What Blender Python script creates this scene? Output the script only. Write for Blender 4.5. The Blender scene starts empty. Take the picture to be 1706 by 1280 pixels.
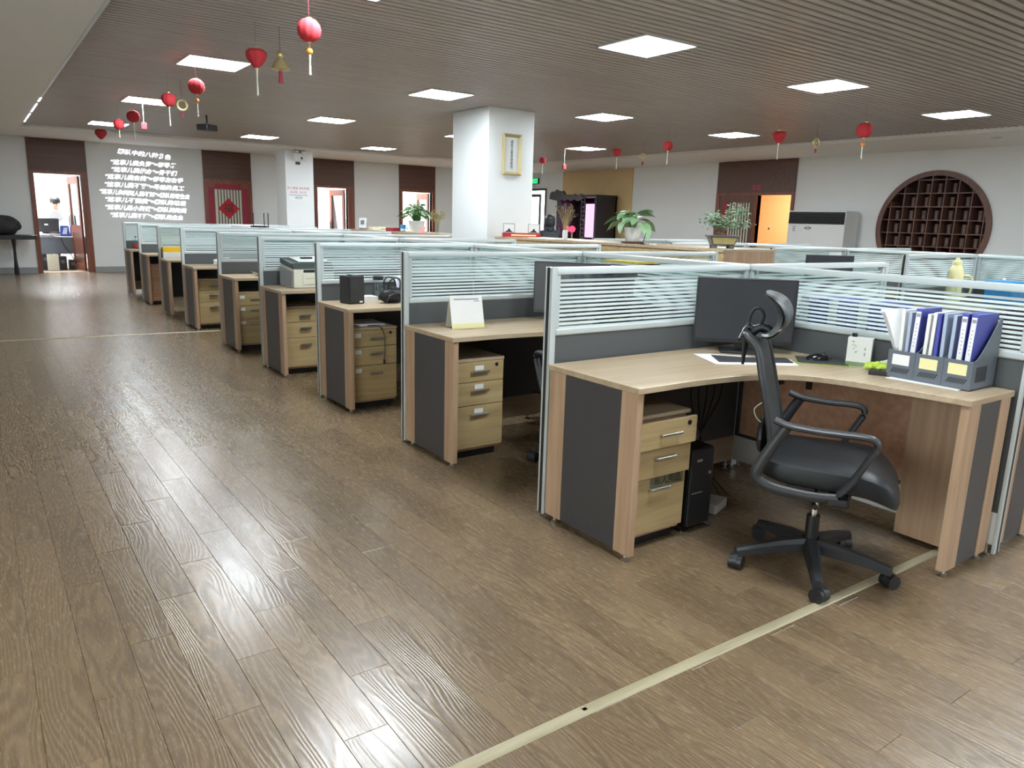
import bpy, bmesh, math, random
from mathutils import Vector, Matrix

# ------------------------------------------------------------------ camera
SC = bpy.context.scene
COL = SC.collection
FPX = 1244.7
CAM = Vector((-2.0944, -2.6484, 1.3812))
YAW, PITCH, ROLL = -0.6241, 0.2147, 0.0284
_f = Vector((-math.sin(YAW) * math.cos(PITCH), math.cos(YAW) * math.cos(PITCH), -math.sin(PITCH)))
_r0 = Vector((math.cos(YAW), math.sin(YAW), 0))
_u0 = _r0.cross(_f)
_r = _r0 * math.cos(ROLL) + _u0 * math.sin(ROLL)
_u = -_r0 * math.sin(ROLL) + _u0 * math.cos(ROLL)
cam = bpy.data.cameras.new('camera')
cam.sensor_fit = 'HORIZONTAL'
cam.sensor_width = 36.0
cam.lens = FPX / 1706 * 36.0
cam.clip_end = 100
cam_o = bpy.data.objects.new('camera', cam)
COL.objects.link(cam_o)
cam_o.matrix_world = Matrix(((_r.x, _u.x, -_f.x, CAM.x), (_r.y, _u.y, -_f.y, CAM.y), (_r.z, _u.z, -_f.z, CAM.z), (0, 0, 0, 1)))
SC.camera = cam_o

# ------------------------------------------------------------------ world, lamp power, exposure
W = bpy.data.worlds.new('world')
SC.world = W
W.use_nodes = True
W.node_tree.nodes['Background'].inputs[0].default_value = (1.0, 0.95, 0.88, 1)
W.node_tree.nodes['Background'].inputs[1].default_value = 6.0   # overcast daylight, enters by the added left window only
PANEL_POWER = 42.0        # radiance of the square ceiling panels
ROOM_POWER = 110.0         # panels in the side offices
SC.view_settings.view_transform = 'Standard'
SC.view_settings.look = 'None'
SC.view_settings.gamma = 1.0
SC.view_settings.use_curve_mapping = False
SC.view_settings.exposure = 0.55
SC.cycles.use_denoising = True
SC.cycles.max_bounces = 8
SC.cycles.diffuse_bounces = 5
SC.cycles.glossy_bounces = 4
SC.cycles.transmission_bounces = 6
SC.cycles.transparent_max_bounces = 32
SC.cycles.caustics_reflective = False
SC.cycles.caustics_refractive = False
SC.cycles.sample_clamp_indirect = 8.0

random.seed(7)
PI = math.pi
R = math.radians

# ------------------------------------------------------------------ photo pixel -> place
def ray(u, v):
    return _f + _r * ((u - 853) / FPX) - _u * ((v - 640) / FPX)
def on_z(u, v, z):
    d = ray(u, v); return CAM + d * ((z - CAM.z) / d.z)
def on_x(u, v, x):
    d = ray(u, v); return CAM + d * ((x - CAM.x) / d.x)
def on_y(u, v, y):
    d = ray(u, v); return CAM + d * ((y - CAM.y) / d.y)
def at_depth(u, v, t):
    return CAM + ray(u, v) * t

# ------------------------------------------------------------------ mesh helpers
class MB:
    def __init__(s):
        s.v = []; s.f = []
    def add(s, vs, fs):
        o = len(s.v); s.v += [tuple(p) for p in vs]; s.f += [tuple(i + o for i in q) for q in fs]; return s
    def box(s, x0, y0, z0, x1, y1, z1):
        if x0 > x1: x0, x1 = x1, x0
        if y0 > y1: y0, y1 = y1, y0
        if z0 > z1: z0, z1 = z1, z0
        return s.add([(x0, y0, z0), (x1, y0, z0), (x1, y1, z0), (x0, y1, z0), (x0, y0, z1), (x1, y0, z1), (x1, y1, z1), (x0, y1, z1)],
                     [(0, 3, 2, 1), (4, 5, 6, 7), (0, 1, 5, 4), (1, 2, 6, 5), (2, 3, 7, 6), (3, 0, 4, 7)])
    def obox(s, c, ax, ay, az):
        c = Vector(c); ax = Vector(ax); ay = Vector(ay); az = Vector(az)
        vs = [c + ax * i + ay * j + az * k for k in (-1, 1) for i, j in ((-1, -1), (1, -1), (1, 1), (-1, 1))]
        return s.add(vs, [(0, 3, 2, 1), (4, 5, 6, 7), (0, 1, 5, 4), (1, 2, 6, 5), (2, 3, 7, 6), (3, 0, 4, 7)])
    def prism(s, pts, z0, z1):
        n = len(pts)
        return s.add([(x, y, z0) for x, y in pts] + [(x, y, z1) for x, y in pts],
                     [tuple(range(n - 1, -1, -1)), tuple(range(n, 2 * n))] + [(i, (i + 1) % n, n + (i + 1) % n, n + i) for i in range(n)])
    def extr(s, pts, vec):
        n = len(pts); v = Vector(vec)
        a = [Vector(p) for p in pts]
        return s.add(a + [p + v for p in a], [tuple(range(n - 1, -1, -1)), tuple(range(n, 2 * n))] + [(i, (i + 1) % n, n + (i + 1) % n, n + i) for i in range(n)])
    def cyl(s, p0, p1, r0, r1=None, n=12, cap=True):
        r1 = r0 if r1 is None else r1
        p0 = Vector(p0); p1 = Vector(p1); d = (p1 - p0).normalized()
        a = d.orthogonal().normalized(); b = d.cross(a)
        vs = []
        for p, r in ((p0, r0), (p1, r1)):
            for i in range(n):
                t = 2 * PI * i / n; vs.append(p + a * (r * math.cos(t)) + b * (r * math.sin(t)))
        fs = [(i, (i + 1) % n, n + (i + 1) % n, n + i) for i in range(n)]
        if cap: fs += [tuple(range(n - 1, -1, -1)), tuple(range(n, 2 * n))]
        return s.add(vs, fs)
    def lathe(s, prof, c=(0, 0, 0), n=20, lobes=0, amp=0.0):
        cx, cy, cz = c; vs = []; fs = []; m = len(prof)
        for r, z in prof:
            for i in range(n):
                t = 2 * PI * i / n; rr = r * (1 + amp * math.cos(lobes * t)) if lobes else r
                vs.append((cx + rr * math.cos(t), cy + rr * math.sin(t), cz + z))
        for j in range(m - 1):
            for i in range(n):
                fs.append((j * n + i, j * n + (i + 1) % n, (j + 1) * n + (i + 1) % n, (j + 1) * n + i))
        fs.append(tuple(range(n - 1, -1, -1))); fs.append(tuple((m - 1) * n + i for i in range(n)))
        return s.add(vs, fs)
    def tube(s, pts, r, n=8, flat=1.0, up=None):
        pts = [Vector(p) for p in pts]; m = len(pts); vs = []; fs = []
        rr = r if isinstance(r, (list, tuple)) else [r] * m
        prev = None
        for k, p in enumerate(pts):
            d = (pts[min(k + 1, m - 1)] - pts[max(k - 1, 0)]).normalized()
            if up is not None:
                a = Vector(up) - d * d.dot(Vector(up)); a.normalize()
            elif prev is None: a = d.orthogonal().normalized()
            else:
                a = prev - d * d.dot(prev); a.normalize()
            prev = a; b = d.cross(a)
            for i in range(n):
                t = 2 * PI * i / n; vs.append(p + a * (rr[k] * math.cos(t)) + b * (rr[k] * flat * math.sin(t)))
        for k in range(m - 1):
            for i in range(n):
                fs.append((k * n + i, k * n + (i + 1) % n, (k + 1) * n + (i + 1) % n, (k + 1) * n + i))
        fs.append(tuple(range(n - 1, -1, -1))); fs.append(tuple((m - 1) * n + i for i in range(n)))
        return s.add(vs, fs)
    def grid(s, fn, nu, nv, closeu=False):
        vs = [fn(i / (nu - (0 if closeu else 1)), j / (nv - 1)) for j in range(nv) for i in range(nu)]
        fs = []
        for j in range(nv - 1):
            for i in range(nu if closeu else nu - 1):
                a = j * nu + i; b = j * nu + (i + 1) % nu
                fs.append((a, b, b + nu, a + nu))
        return s.add(vs, fs)
    def ball(s, c, rx, ry=None, rz=None, n=14, m=9):
        ry = ry or rx; rz = rz or rx; c = Vector(c)
        prof = [(math.sin(PI * k / (m - 1)), -math.cos(PI * k / (m - 1))) for k in range(m)]
        o = len(s.v)
        s.lathe([(max(a, 0.02), b) for a, b in prof], (0, 0, 0), n)
        for i in range(o, len(s.v)):
            x, y, z = s.v[i]; s.v[i] = (c.x + x * rx, c.y + y * ry, c.z + z * rz)
        return s
    def xf(s, M):
        s.v = [tuple(M @ Vector(p)) for p in s.v]; return s
    def mesh(s, name, mat=None, smooth=False, bevel=0.0, seg=2, angle=40):
        me = bpy.data.meshes.new(name)
        me.from_pydata(s.v, [], s.f)
        me.validate()
        if bevel:
            bm = bmesh.new(); bm.from_mesh(me)
            bmesh.ops.remove_doubles(bm, verts=bm.verts, dist=1e-6)
            ed = [e for e in bm.edges if len(e.link_faces) == 2 and e.calc_face_angle(0) > R(angle)]
            bmesh.ops.bevel(bm, geom=ed, offset=bevel, segments=seg, profile=0.5, affect='EDGES', clamp_overlap=True)
            bm.to_mesh(me); bm.free()
        if smooth:
            for p in me.polygons: p.use_smooth = True
            try: me.set_sharp_from_angle(angle=R(38))
            except Exception: pass
        me.update()
        if mat: me.materials.append(mat)
        return me

def obj(name, me, parent=None, loc=(0, 0, 0), rot=(0, 0, 0)):
    o = bpy.data.objects.new(name, me); COL.objects.link(o)
    o.location = loc; o.rotation_euler = rot
    if parent: o.parent = parent
    return o
def part(parent, name, mb, mat, smooth=False, bevel=0.0, label=None, seg=2):
    o = obj(name, mb.mesh(name, mat, smooth, bevel, seg), parent)
    if label: o['label'] = label
    return o
def tag(o, label, cat, group=None):
    o['label'] = label; o['category'] = cat
    if group: o['group'] = group
    return o
def thing(name, label, cat, loc=(0, 0, 0), rz=0.0, group=None):
    o = bpy.data.objects.new(name, None); COL.objects.link(o)
    o.empty_display_size = 0.05
    o.location = loc; o.rotation_euler = (0, 0, rz)
    return tag(o, label, cat, group)
def solo(name, label, cat, mb, mat, loc=(0, 0, 0), rz=0.0, group=None, smooth=False, bevel=0.0):
    o = obj(name, mb.mesh(name, mat, smooth, bevel), None, loc, (0, 0, rz))
    return tag(o, label, cat, group)
def struct(name, mb, mat, label=None, bevel=0.0, parent=None, smooth=False):
    o = obj(name, mb.mesh(name, mat, smooth, bevel), parent)
    if not parent:
        o['kind'] = 'structure'; o['category'] = name.split('_')[0]
        o['label'] = label or name.replace('_', ' ')
    return o
def dup(root, loc, rz=0.0, label=None, group=None, scale=None, cat=None):
    r = root.copy(); COL.objects.link(r); r.location = loc; r.rotation_euler = (0, 0, rz)
    if scale: r.scale = scale
    if label: r['label'] = label
    if group: r['group'] = group
    if cat: r['category'] = cat
    for ch in list(root.children):
        c = ch.copy(); COL.objects.link(c); c.parent = r
        for g in list(ch.children):
            d = g.copy(); COL.objects.link(d); d.parent = c
    return r
def text_mesh(body, size, mat, name='lettering', align='CENTER', depth=0.0, shear=0.0, bold=0.0):
    c = bpy.data.curves.new(name, 'FONT'); c.body = body; c.size = size; c.align_x = align; c.align_y = 'CENTER'
    c.extrude = depth; c.shear = shear; c.offset = bold; c.resolution_u = 3
    o = bpy.data.objects.new(name, c); COL.objects.link(o)
    bpy.context.view_layer.update()
    me = bpy.data.meshes.new_from_object(o.evaluated_get(bpy.context.evaluated_depsgraph_get()))
    bpy.data.objects.remove(o); bpy.data.curves.remove(c)
    me.materials.clear(); me.materials.append(mat)
    return me
def spline(pts, k=6):
    out = []; n = len(pts); P = [Vector(p) for p in pts]
    for i in range(n - 1):
        a, b, c, d = P[max(i - 1, 0)], P[i], P[i + 1], P[min(i + 2, n - 1)]
        for j in range(k):
            t = j / k
            out.append(0.5 * ((2 * b) + (c - a) * t + (2 * a - 5 * b + 4 * c - d) * t * t + (3 * b - a - 3 * c + d) * t ** 3))
    out.append(P[-1]); return out

# ------------------------------------------------------------------ materials
def lin(r, g, b):
    return tuple(((c / 255) / 12.92 if c / 255 <= 0.04045 else ((c / 255 + 0.055) / 1.055) ** 2.4) for c in (r, g, b)) + (1,)
def base_mat(name):
    m = bpy.data.materials.new(name); m.use_nodes = True
    nt = m.node_tree; b = nt.nodes['Principled BSDF']
    return m, nt, b
def plain(name, col, rough=0.5, metal=0.0, spec=0.5, var=0.06, scale=14.0, bump=0.0, bscale=200.0, coat=0.0):
    m, nt, b = base_mat(name); N = nt.nodes; L = nt.links
    tc = N.new('ShaderNodeTexCoord'); nz = N.new('ShaderNodeTexNoise'); nz.inputs['Scale'].default_value = scale; nz.inputs['Detail'].default_value = 4
    L.new(tc.outputs['Object'], nz.inputs['Vector'])
    mx = N.new('ShaderNodeMix'); mx.data_type = 'RGBA'
    mx.inputs[6].default_value = tuple(c * (1 - var) for c in col[:3]) + (1,)
    mx.inputs[7].default_value = tuple(min(1, c * (1 + var)) for c in col[:3]) + (1,)
    L.new(nz.outputs['Fac'], mx.inputs[0]); L.new(mx.outputs[2], b.inputs['Base Color'])
    b.inputs['Roughness'].default_value = rough; b.inputs['Metallic'].default_value = metal
    b.inputs['Specular IOR Level'].default_value = spec
    if coat: b.inputs['Coat Weight'].default_value = coat; b.inputs['Coat Roughness'].default_value = 0.1
    if bump:
        n2 = N.new('ShaderNodeTexNoise'); n2.inputs['Scale'].default_value = bscale; L.new(tc.outputs['Object'], n2.inputs['Vector'])
        bp = N.new('ShaderNodeBump'); bp.inputs['Strength'].default_value = bump; bp.inputs['Distance'].default_value = 0.002
        L.new(n2.outputs['Fac'], bp.inputs['Height']); L.new(bp.outputs['Normal'], b.inputs['Normal'])
    return m
def wood(name, c0, c1, axis='X', rough=0.4, freq=26.0, spec=0.4):
    m, nt, b = base_mat(name); N = nt.nodes; L = nt.links
    tc = N.new('ShaderNodeTexCoord'); mp = N.new('ShaderNodeMapping')
    s = [freq, freq, freq]; s['XYZ'.index(axis)] = freq * 0.055
    mp.inputs['Scale'].default_value = s
    oi = N.new('ShaderNodeObjectInfo'); sc = N.new('ShaderNodeMath'); sc.operation = 'MULTIPLY'; sc.inputs[1].default_value = 37.0
    L.new(oi.outputs['Random'], sc.inputs[0])
    ad = N.new('ShaderNodeVectorMath'); ad.operation = 'ADD'
    L.new(tc.outputs['Object'], mp.inputs['Vector']); L.new(mp.outputs['Vector'], ad.inputs[0]); L.new(sc.outputs[0], ad.inputs[1])
    nz = N.new('ShaderNodeTexNoise'); nz.inputs['Scale'].default_value = 1.0; nz.inputs['Detail'].default_value = 5; nz.inputs['Roughness'].default_value = 0.62
    L.new(ad.outputs[0], nz.inputs['Vector'])
    cr = N.new('ShaderNodeValToRGB'); cr.color_ramp.elements[0].position = 0.3; cr.color_ramp.elements[1].position = 0.7
    cr.color_ramp.elements[0].color = c0; cr.color_ramp.elements[1].color = c1
    L.new(nz.outputs['Fac'], cr.inputs['Fac']); L.new(cr.outputs['Color'], b.inputs['Base Color'])
    b.inputs['Roughness'].default_value = rough; b.inputs['Specular IOR Level'].default_value = spec
    return m
def emit(name, col, strength):
    m = bpy.data.materials.new(name); m.use_nodes = True; nt = m.node_tree
    nt.nodes.remove(nt.nodes['Principled BSDF'])
    e = nt.nodes.new('ShaderNodeEmission'); e.inputs[0].default_value = col; e.inputs[1].default_value = strength
    nt.links.new(e.outputs[0], nt.nodes['Material Output'].inputs[0])
    return m

M = {}
M['wall'] = plain('wall_paint', (0.76, 0.78, 0.78, 1), 0.7, var=0.025, scale=3, bump=0.05, bscale=90)
M['soffit'] = plain('soffit_paint', (0.86, 0.87, 0.87, 1), 0.75, var=0.02, scale=2)
M['base'] = plain('skirting_grey', (0.30, 0.31, 0.31, 1), 0.35, var=0.08, scale=5)
M['slat'] = wood('ceiling_slat_wood', lin(166, 160, 156), lin(184, 177, 172), 'X', 0.42, 20, spec=0.35)
M['backing'] = plain('ceiling_backing', lin(84, 77, 73), 0.6)
M['alu'] = plain('aluminium_frame', (0.53, 0.58, 0.58, 1), 0.35, 0.25, var=0.02)
M['white'] = plain('white_plastic', (0.72, 0.73, 0.72, 1), 0.4, var=0.02)
M['offwhite'] = plain('ivory_plastic', (0.62, 0.61, 0.50, 1), 0.45, var=0.03)
M['paper'] = plain('paper', (0.80, 0.80, 0.79, 1), 0.8, var=0.03)
M['char'] = plain('charcoal_laminate', (0.055, 0.052, 0.056, 1), 0.42, var=0.08, scale=30)
M['charpanel'] = plain('charcoal_board', (0.075, 0.08, 0.084, 1), 0.5, var=0.05)
M['black'] = plain('black_plastic', (0.014, 0.014, 0.016, 1), 0.38, var=0.1)
M['blackgloss'] = plain('black_gloss', (0.01, 0.01, 0.011, 1), 0.16, var=0.05)
M['screen'] = plain('dark_screen', (0.028, 0.030, 0.035, 1), 0.33, var=0.05)
M['leather'] = plain('black_leatherette', (0.011, 0.012, 0.014, 1), 0.42, spec=0.35, var=0.1, bump=0.25, bscale=300)
M['greyplastic'] = plain('grey_plastic', (0.024, 0.025, 0.028, 1), 0.42, var=0.08)
M['chrome'] = plain('chrome', (0.75, 0.75, 0.76, 1), 0.15, 1.0, var=0.02)
M['steel'] = plain('brushed_steel', (0.62, 0.60, 0.56, 1), 0.3, 0.9, var=0.05)
M['boxgrey'] = plain('blue_grey_plastic', lin(98, 105, 115), 0.42, var=0.04)
M['oakX'] = wood('oak_laminate_x', lin(164, 143, 115), lin(188, 169, 142), 'X', 0.36)
M['oakZ'] = wood('oak_laminate_z', lin(164, 134, 108), lin(190, 160, 132), 'Z', 0.40)
M['oakD'] = wood('oak_drawer', lin(166, 142, 100), lin(190, 167, 124), 'X', 0.4)
M['oakM'] = wood('oak_modesty', lin(186, 142, 116), lin(212, 168, 140), 'X', 0.4)
M['dwoodX'] = wood('brown_door_wood_x', lin(86, 60, 50), lin(104, 74, 62), 'X', 0.4, 16)
M['dwoodZ'] = wood('brown_door_wood_z', lin(92, 60, 46), lin(116, 78, 60), 'Z', 0.38, 16)
M['redwood'] = wood('reddish_wood', lin(110, 62, 46), lin(140, 86, 66), 'Z', 0.36, 16)
M['moonwood'] = wood('moon_shelf_wood', lin(96, 66, 56), lin(120, 88, 76), 'Z', 0.4, 18)
M['moonback'] = wood('moon_back_wood', lin(64, 42, 38), lin(86, 58, 50), 'X', 0.5, 12)
M['rosewood'] = plain('dark_rosewood', (0.022, 0.015, 0.018, 1), 0.32, var=0.15)
M['gold'] = plain('gold_backdrop', lin(206, 178, 128), 0.5, 0.0, var=0.1, scale=3, bump=0.2, bscale=30)
M['goldtrim'] = plain('gold_trim', lin(205, 190, 140), 0.3, 0.6, var=0.05)
M['red'] = plain('red_paper', lin(182, 56, 62), 0.85, spec=0.2, var=0.12, scale=25)
M['darkred'] = plain('couplet_red', lin(150, 34, 58), 0.6, var=0.2, scale=12)
M['orange'] = plain('orange_bead', lin(230, 140, 40), 0.4)
M['ink'] = plain('black_ink', (0.02, 0.02, 0.02, 1), 0.7)
M['redink'] = plain('red_ink', lin(190, 60, 90), 0.7)
M['blueink'] = plain('blue_ink', lin(90, 120, 170), 0.7)
M['blue'] = plain('blue_folder', lin(78, 84, 170), 0.4, var=0.08)
M['paleblue'] = plain('pale_blue', lin(170, 182, 205), 0.5)
M['basin'] = plain('bright_blue_plastic', lin(40, 140, 205), 0.4)
M['bagblue'] = plain('blue_bag', lin(40, 66, 140), 0.6, var=0.2)
M['yellow'] = plain('yellow_card', lin(240, 196, 20), 0.5)
M['paleyellow'] = plain('pale_yellow_plastic', lin(232, 226, 170), 0.35, var=0.03)
M['green'] = plain('leaf_green', lin(74, 124, 58), 0.45, var=0.3, scale=9)
M['palegreen'] = plain('pale_leaf', lin(120, 152, 110), 0.45, var=0.25, scale=9)
M['bonsaigreen'] = plain('bonsai_leaf', lin(96, 122, 88), 0.5, var=0.35, scale=20)
M['lime'] = plain('lime_wrapper', lin(182, 206, 70), 0.4, var=0.2)
M['dried'] = plain('dried_straw', lin(168, 156, 104), 0.8, var=0.25)
M['driedbrown'] = plain('dried_brown', lin(110, 92, 66), 0.8, var=0.3)
M['potgrey'] = plain('grey_ceramic', lin(92, 92, 92), 0.5, var=0.2)
M['ceramic'] = plain('white_ceramic', (0.75, 0.77, 0.74, 1), 0.25, var=0.03)
M['brown'] = plain('brown_wood_tray', lin(84, 54, 40), 0.5)
M['skin'] = plain('skin', lin(224, 178, 152), 0.5, var=0.04)
M['hair'] = plain('black_hair', (0.02, 0.018, 0.018, 1), 0.45, var=0.3, scale=60)
M['shirt'] = plain('white_shirt', (0.75, 0.78, 0.8, 1), 0.8)
M['jacket'] = plain('navy_black_jacket', (0.012, 0.015, 0.024, 1), 0.6)
M['pants'] = plain('dark_trousers', (0.03, 0.03, 0.035, 1), 0.8)
M['cloth'] = plain('dark_cloth', (0.03, 0.03, 0.03, 1), 0.85, var=0.4, bump=0.4, bscale=60)
M['officewall'] = plain('office_wall', (0.82, 0.83, 0.84, 1), 0.8, var=0.01)
M['orangewall'] = plain('orange_wall', lin(255, 196, 146), 0.8, var=0.02)
M['lightfloor'] = plain('office_floor', lin(150, 130, 110), 0.5, var=0.1)
M['strip'] = wood('floor_strip', lin(150, 140, 112), lin(176, 166, 138), 'X', 0.35, 40)
M['screencard'] = plain('grey_card', lin(150, 154, 160), 0.6)
M['jar'] = plain('tea_tin', lin(98, 74, 66), 0.4, var=0.2)
M['panel_light'] = emit('panel_light', (0.87, 0.95, 1.0, 1), PANEL_POWER)
M['room_light'] = emit('room_light', (0.95, 0.98, 1.0, 1), ROOM_POWER)
M['warm_light'] = emit('warm_light', (1.0, 0.83, 0.64, 1), ROOM_POWER * 0.45)
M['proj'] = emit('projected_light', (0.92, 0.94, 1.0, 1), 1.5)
M['pinklight'] = emit('pink_light', (1.0, 0.42, 0.95, 1), 1.3)
M['redlamp'] = emit('red_lamp', (1.0, 0.08, 0.16, 1), 1.2)
M['exitgreen'] = emit('exit_sign_green', (0.02, 0.75, 0.2, 1), 1.0)
M['screenlight'] = emit('phone_screen', (0.6, 0.66, 0.9, 1), 0.6)
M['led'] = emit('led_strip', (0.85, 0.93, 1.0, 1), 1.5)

def glass_mat():
    m = bpy.data.materials.new('frosted_stripe_glass'); m.use_nodes = True; nt = m.node_tree; N = nt.nodes; L = nt.links
    N.remove(N['Principled BSDF'])
    tc = N.new('ShaderNodeTexCoord'); sx = N.new('ShaderNodeSeparateXYZ'); L.new(tc.outputs['Object'], sx.inputs[0])
    a = N.new('ShaderNodeMath'); a.operation = 'MULTIPLY'; a.inputs[1].default_value = 1 / 0.0198; L.new(sx.outputs['Z'], a.inputs[0])
    fr = N.new('ShaderNodeMath'); fr.operation = 'FRACT'; L.new(a.outputs[0], fr.inputs[0])
    st = N.new('ShaderNodeMath'); st.operation = 'GREATER_THAN'; st.inputs[1].default_value = 0.44; L.new(fr.outputs[0], st.inputs[0])
    tp = N.new('ShaderNodeMath'); tp.operation = 'LESS_THAN'; tp.inputs[1].default_value = 1.135; L.new(sx.outputs['Z'], tp.inputs[0])
    ml = N.new('ShaderNodeMath'); ml.operation = 'MULTIPLY'; L.new(st.outputs[0], ml.inputs[0]); L.new(tp.outputs[0], ml.inputs[1])
    tr = N.new('ShaderNodeBsdfTransparent'); tr.inputs[0].default_value = (0.78, 0.85, 0.85, 1)
    gl = N.new('ShaderNodeBsdfGlossy'); gl.inputs['Roughness'].default_value = 0.04
    m1 = N.new('ShaderNodeMixShader'); m1.inputs[0].default_value = 0.07; L.new(tr.outputs[0], m1.inputs[1]); L.new(gl.outputs[0], m1.inputs[2])
    df = N.new('ShaderNodeBsdfDiffuse'); df.inputs[0].default_value = (0.76, 0.81, 0.81, 1)
    tl = N.new('ShaderNodeBsdfTranslucent'); tl.inputs[0].default_value = (0.76, 0.82, 0.82, 1)
    m2 = N.new('ShaderNodeMixShader'); m2.inputs[0].default_value = 0.45; L.new(df.outputs[0], m2.inputs[1]); L.new(tl.outputs[0], m2.inputs[2])
    m3 = N.new('ShaderNodeMixShader'); L.new(ml.outputs[0], m3.inputs[0]); L.new(m1.outputs[0], m3.inputs[1]); L.new(m2.outputs[0], m3.inputs[2])
    L.new(m3.outputs[0], N['Material Output'].inputs[0])
    return m
M['stripes'] = glass_mat()
def clear_mat(name, tint, gloss=0.1):
    m = bpy.data.materials.new(name); m.use_nodes = True; nt = m.node_tree; N = nt.nodes; L = nt.links
    N.remove(N['Principled BSDF'])
    tr = N.new('ShaderNodeBsdfTransparent'); tr.inputs[0].default_value = tint
    gl = N.new('ShaderNodeBsdfGlossy'); gl.inputs['Roughness'].default_value = 0.05
    m1 = N.new('ShaderNodeMixShader'); m1.inputs[0].default_value = gloss; L.new(tr.outputs[0], m1.inputs[1]); L.new(gl.outputs[0], m1.inputs[2])
    L.new(m1.outputs[0], N['Material Output'].inputs[0]); return m
M['clear'] = clear_mat('clear_glass', (0.86, 0.92, 0.95, 1))

PLW, PLL, PLX, PLY, PLS = 0.1315, 0.797, -1.676, -0.70, 0.262
def floor_mat():
    m, nt, b = base_mat('embossed_wood_plank'); N = nt.nodes; L = nt.links
    def math_(op, a=None, bb=None, c=None):
        n = N.new('ShaderNodeMath'); n.operation = op
        for i, v in enumerate((a, bb, c)):
            if v is None: continue
            if isinstance(v, (int, float)): n.inputs[i].default_value = v
            else: L.new(v, n.inputs[i])
        return n.outputs[0]
    ge = N.new('ShaderNodeNewGeometry'); sx = N.new('ShaderNodeSeparateXYZ'); L.new(ge.outputs['Position'], sx.inputs[0])
    x, y = sx.outputs['X'], sx.outputs['Y']
    row = math_('FLOOR', math_('DIVIDE', math_('SUBTRACT', x, PLX), PLW))
    yo = math_('SUBTRACT', math_('SUBTRACT', y, PLY), math_('MULTIPLY', row, PLS))
    col = math_('FLOOR', math_('DIVIDE', yo, PLL))
    cv = N.new('ShaderNodeCombineXYZ'); L.new(row, cv.inputs[0]); L.new(col, cv.inputs[1])
    wn = N.new('ShaderNodeTexWhiteNoise'); wn.noise_dimensions = '2D'; L.new(cv.outputs[0], wn.inputs['Vector'])
    rnd = wn.outputs['Value']
    gv = N.new('ShaderNodeCombineXYZ')
    L.new(math_('MULTIPLY', x, 7.0), gv.inputs[0]); L.new(math_('MULTIPLY', y, 0.9), gv.inputs[1]); L.new(math_('MULTIPLY', rnd, 60.0), gv.inputs[2])
    n1 = N.new('ShaderNodeTexNoise'); n1.inputs['Scale'].default_value = 1.0; n1.inputs['Detail'].default_value = 2.0; n1.inputs['Roughness'].default_value = 0.45
    L.new(gv.outputs[0], n1.inputs['Vector'])
    ph = math_('ADD', math_('MULTIPLY', x, 330.0), math_('MULTIPLY', n1.outputs['Fac'], 125.0))
    sn = math_('SINE', ph)
    line = math_('POWER', math_('MULTIPLY', math_('ADD', sn, 1.0), 0.5), 1.6)
    fv = N.new('ShaderNodeCombineXYZ'); L.new(math_('MULTIPLY', x, 420.0), fv.inputs[0]); L.new(math_('MULTIPLY', y, 22.0), fv.inputs[1]); L.new(rnd, fv.inputs[2])
    n2 = N.new('ShaderNodeTexNoise'); n2.inputs['Scale'].default_value = 1.0; n2.inputs['Detail'].default_value = 2; L.new(fv.outputs[0], n2.inputs['Vector'])
    h = math_('ADD', math_('MULTIPLY', line, 0.75), math_('MULTIPLY', n2.outputs['Fac'], 0.35))
    cr = N.new('ShaderNodeValToRGB')
    cr.color_ramp.elements[0].position = 0.12; cr.color_ramp.elements[0].color = lin(106, 88, 67)
    cr.color_ramp.elements[1].position = 0.75; cr.color_ramp.elements[1].color = lin(127, 107, 82)
    L.new(h, cr.inputs['Fac'])
    hs = N.new('ShaderNodeHueSaturation'); L.new(cr.outputs['Color'], hs.inputs['Color'])
    L.new(math_('ADD', math_('MULTIPLY', rnd, 0.28), 0.86), hs.inputs['Value'])
    n3 = N.new('ShaderNodeTexNoise'); n3.inputs['Scale'].default_value = 3.0; n3.inputs['Detail'].default_value = 3; L.new(gv.outputs[0], n3.inputs['Vector'])
    L.new(math_('ADD', math_('MULTIPLY', n3.outputs['Fac'], 0.2), 0.9), hs.inputs['Saturation'])
    L.new(hs.outputs['Color'], b.inputs['Base Color'])
    L.new(math_('ADD', math_('MULTIPLY', n2.outputs['Fac'], 0.12), 0.20), b.inputs['Roughness'])
    b.inputs['Specular IOR Level'].default_value = 0.85
    bp = N.new('ShaderNodeBump'); bp.inputs['Strength'].default_value = 0.28; bp.inputs['Distance'].default_value = 0.0010
    L.new(h, bp.inputs['Height']); L.new(bp.outputs['Normal'], b.inputs['Normal'])
    return m
M['floor'] = floor_mat()

# ------------------------------------------------------------------ floor: planks
XL, XR, YN, YF = -4.2, 12.0, -6.0, 16.6
HC, HS = 2.87, 2.82
floor_o = struct('floor', MB().box(XL, YN, -0.06, XR, YF + 0.12, -0.013), M['driedbrown'], 'brown embossed wood plank floor with staggered joints')
def plank_shape(mb, x, y, w, l):
    g, c, t = 0.0003, 0.0011, 0.012
    a0, a1, b0, b1 = x + g, x + w - g, y + g, y + l - g
    return mb.add([(a0, b0, -t), (a1, b0, -t), (a1, b1, -t), (a0, b1, -t), (a0, b0, -c), (a1, b0, -c), (a1, b1, -c), (a0, b1, -c),
                   (a0 + c, b0 + c, 0), (a1 - c, b0 + c, 0), (a1 - c, b1 - c, 0), (a0 + c, b1 - c, 0)],
                  [(8, 9, 10, 11), (4, 5, 9, 8), (5, 6, 10, 9), (6, 7, 11, 10), (7, 4, 8, 11), (0, 1, 5, 4), (1, 2, 6, 5), (2, 3, 7, 6), (3, 0, 4, 7)])
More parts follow.
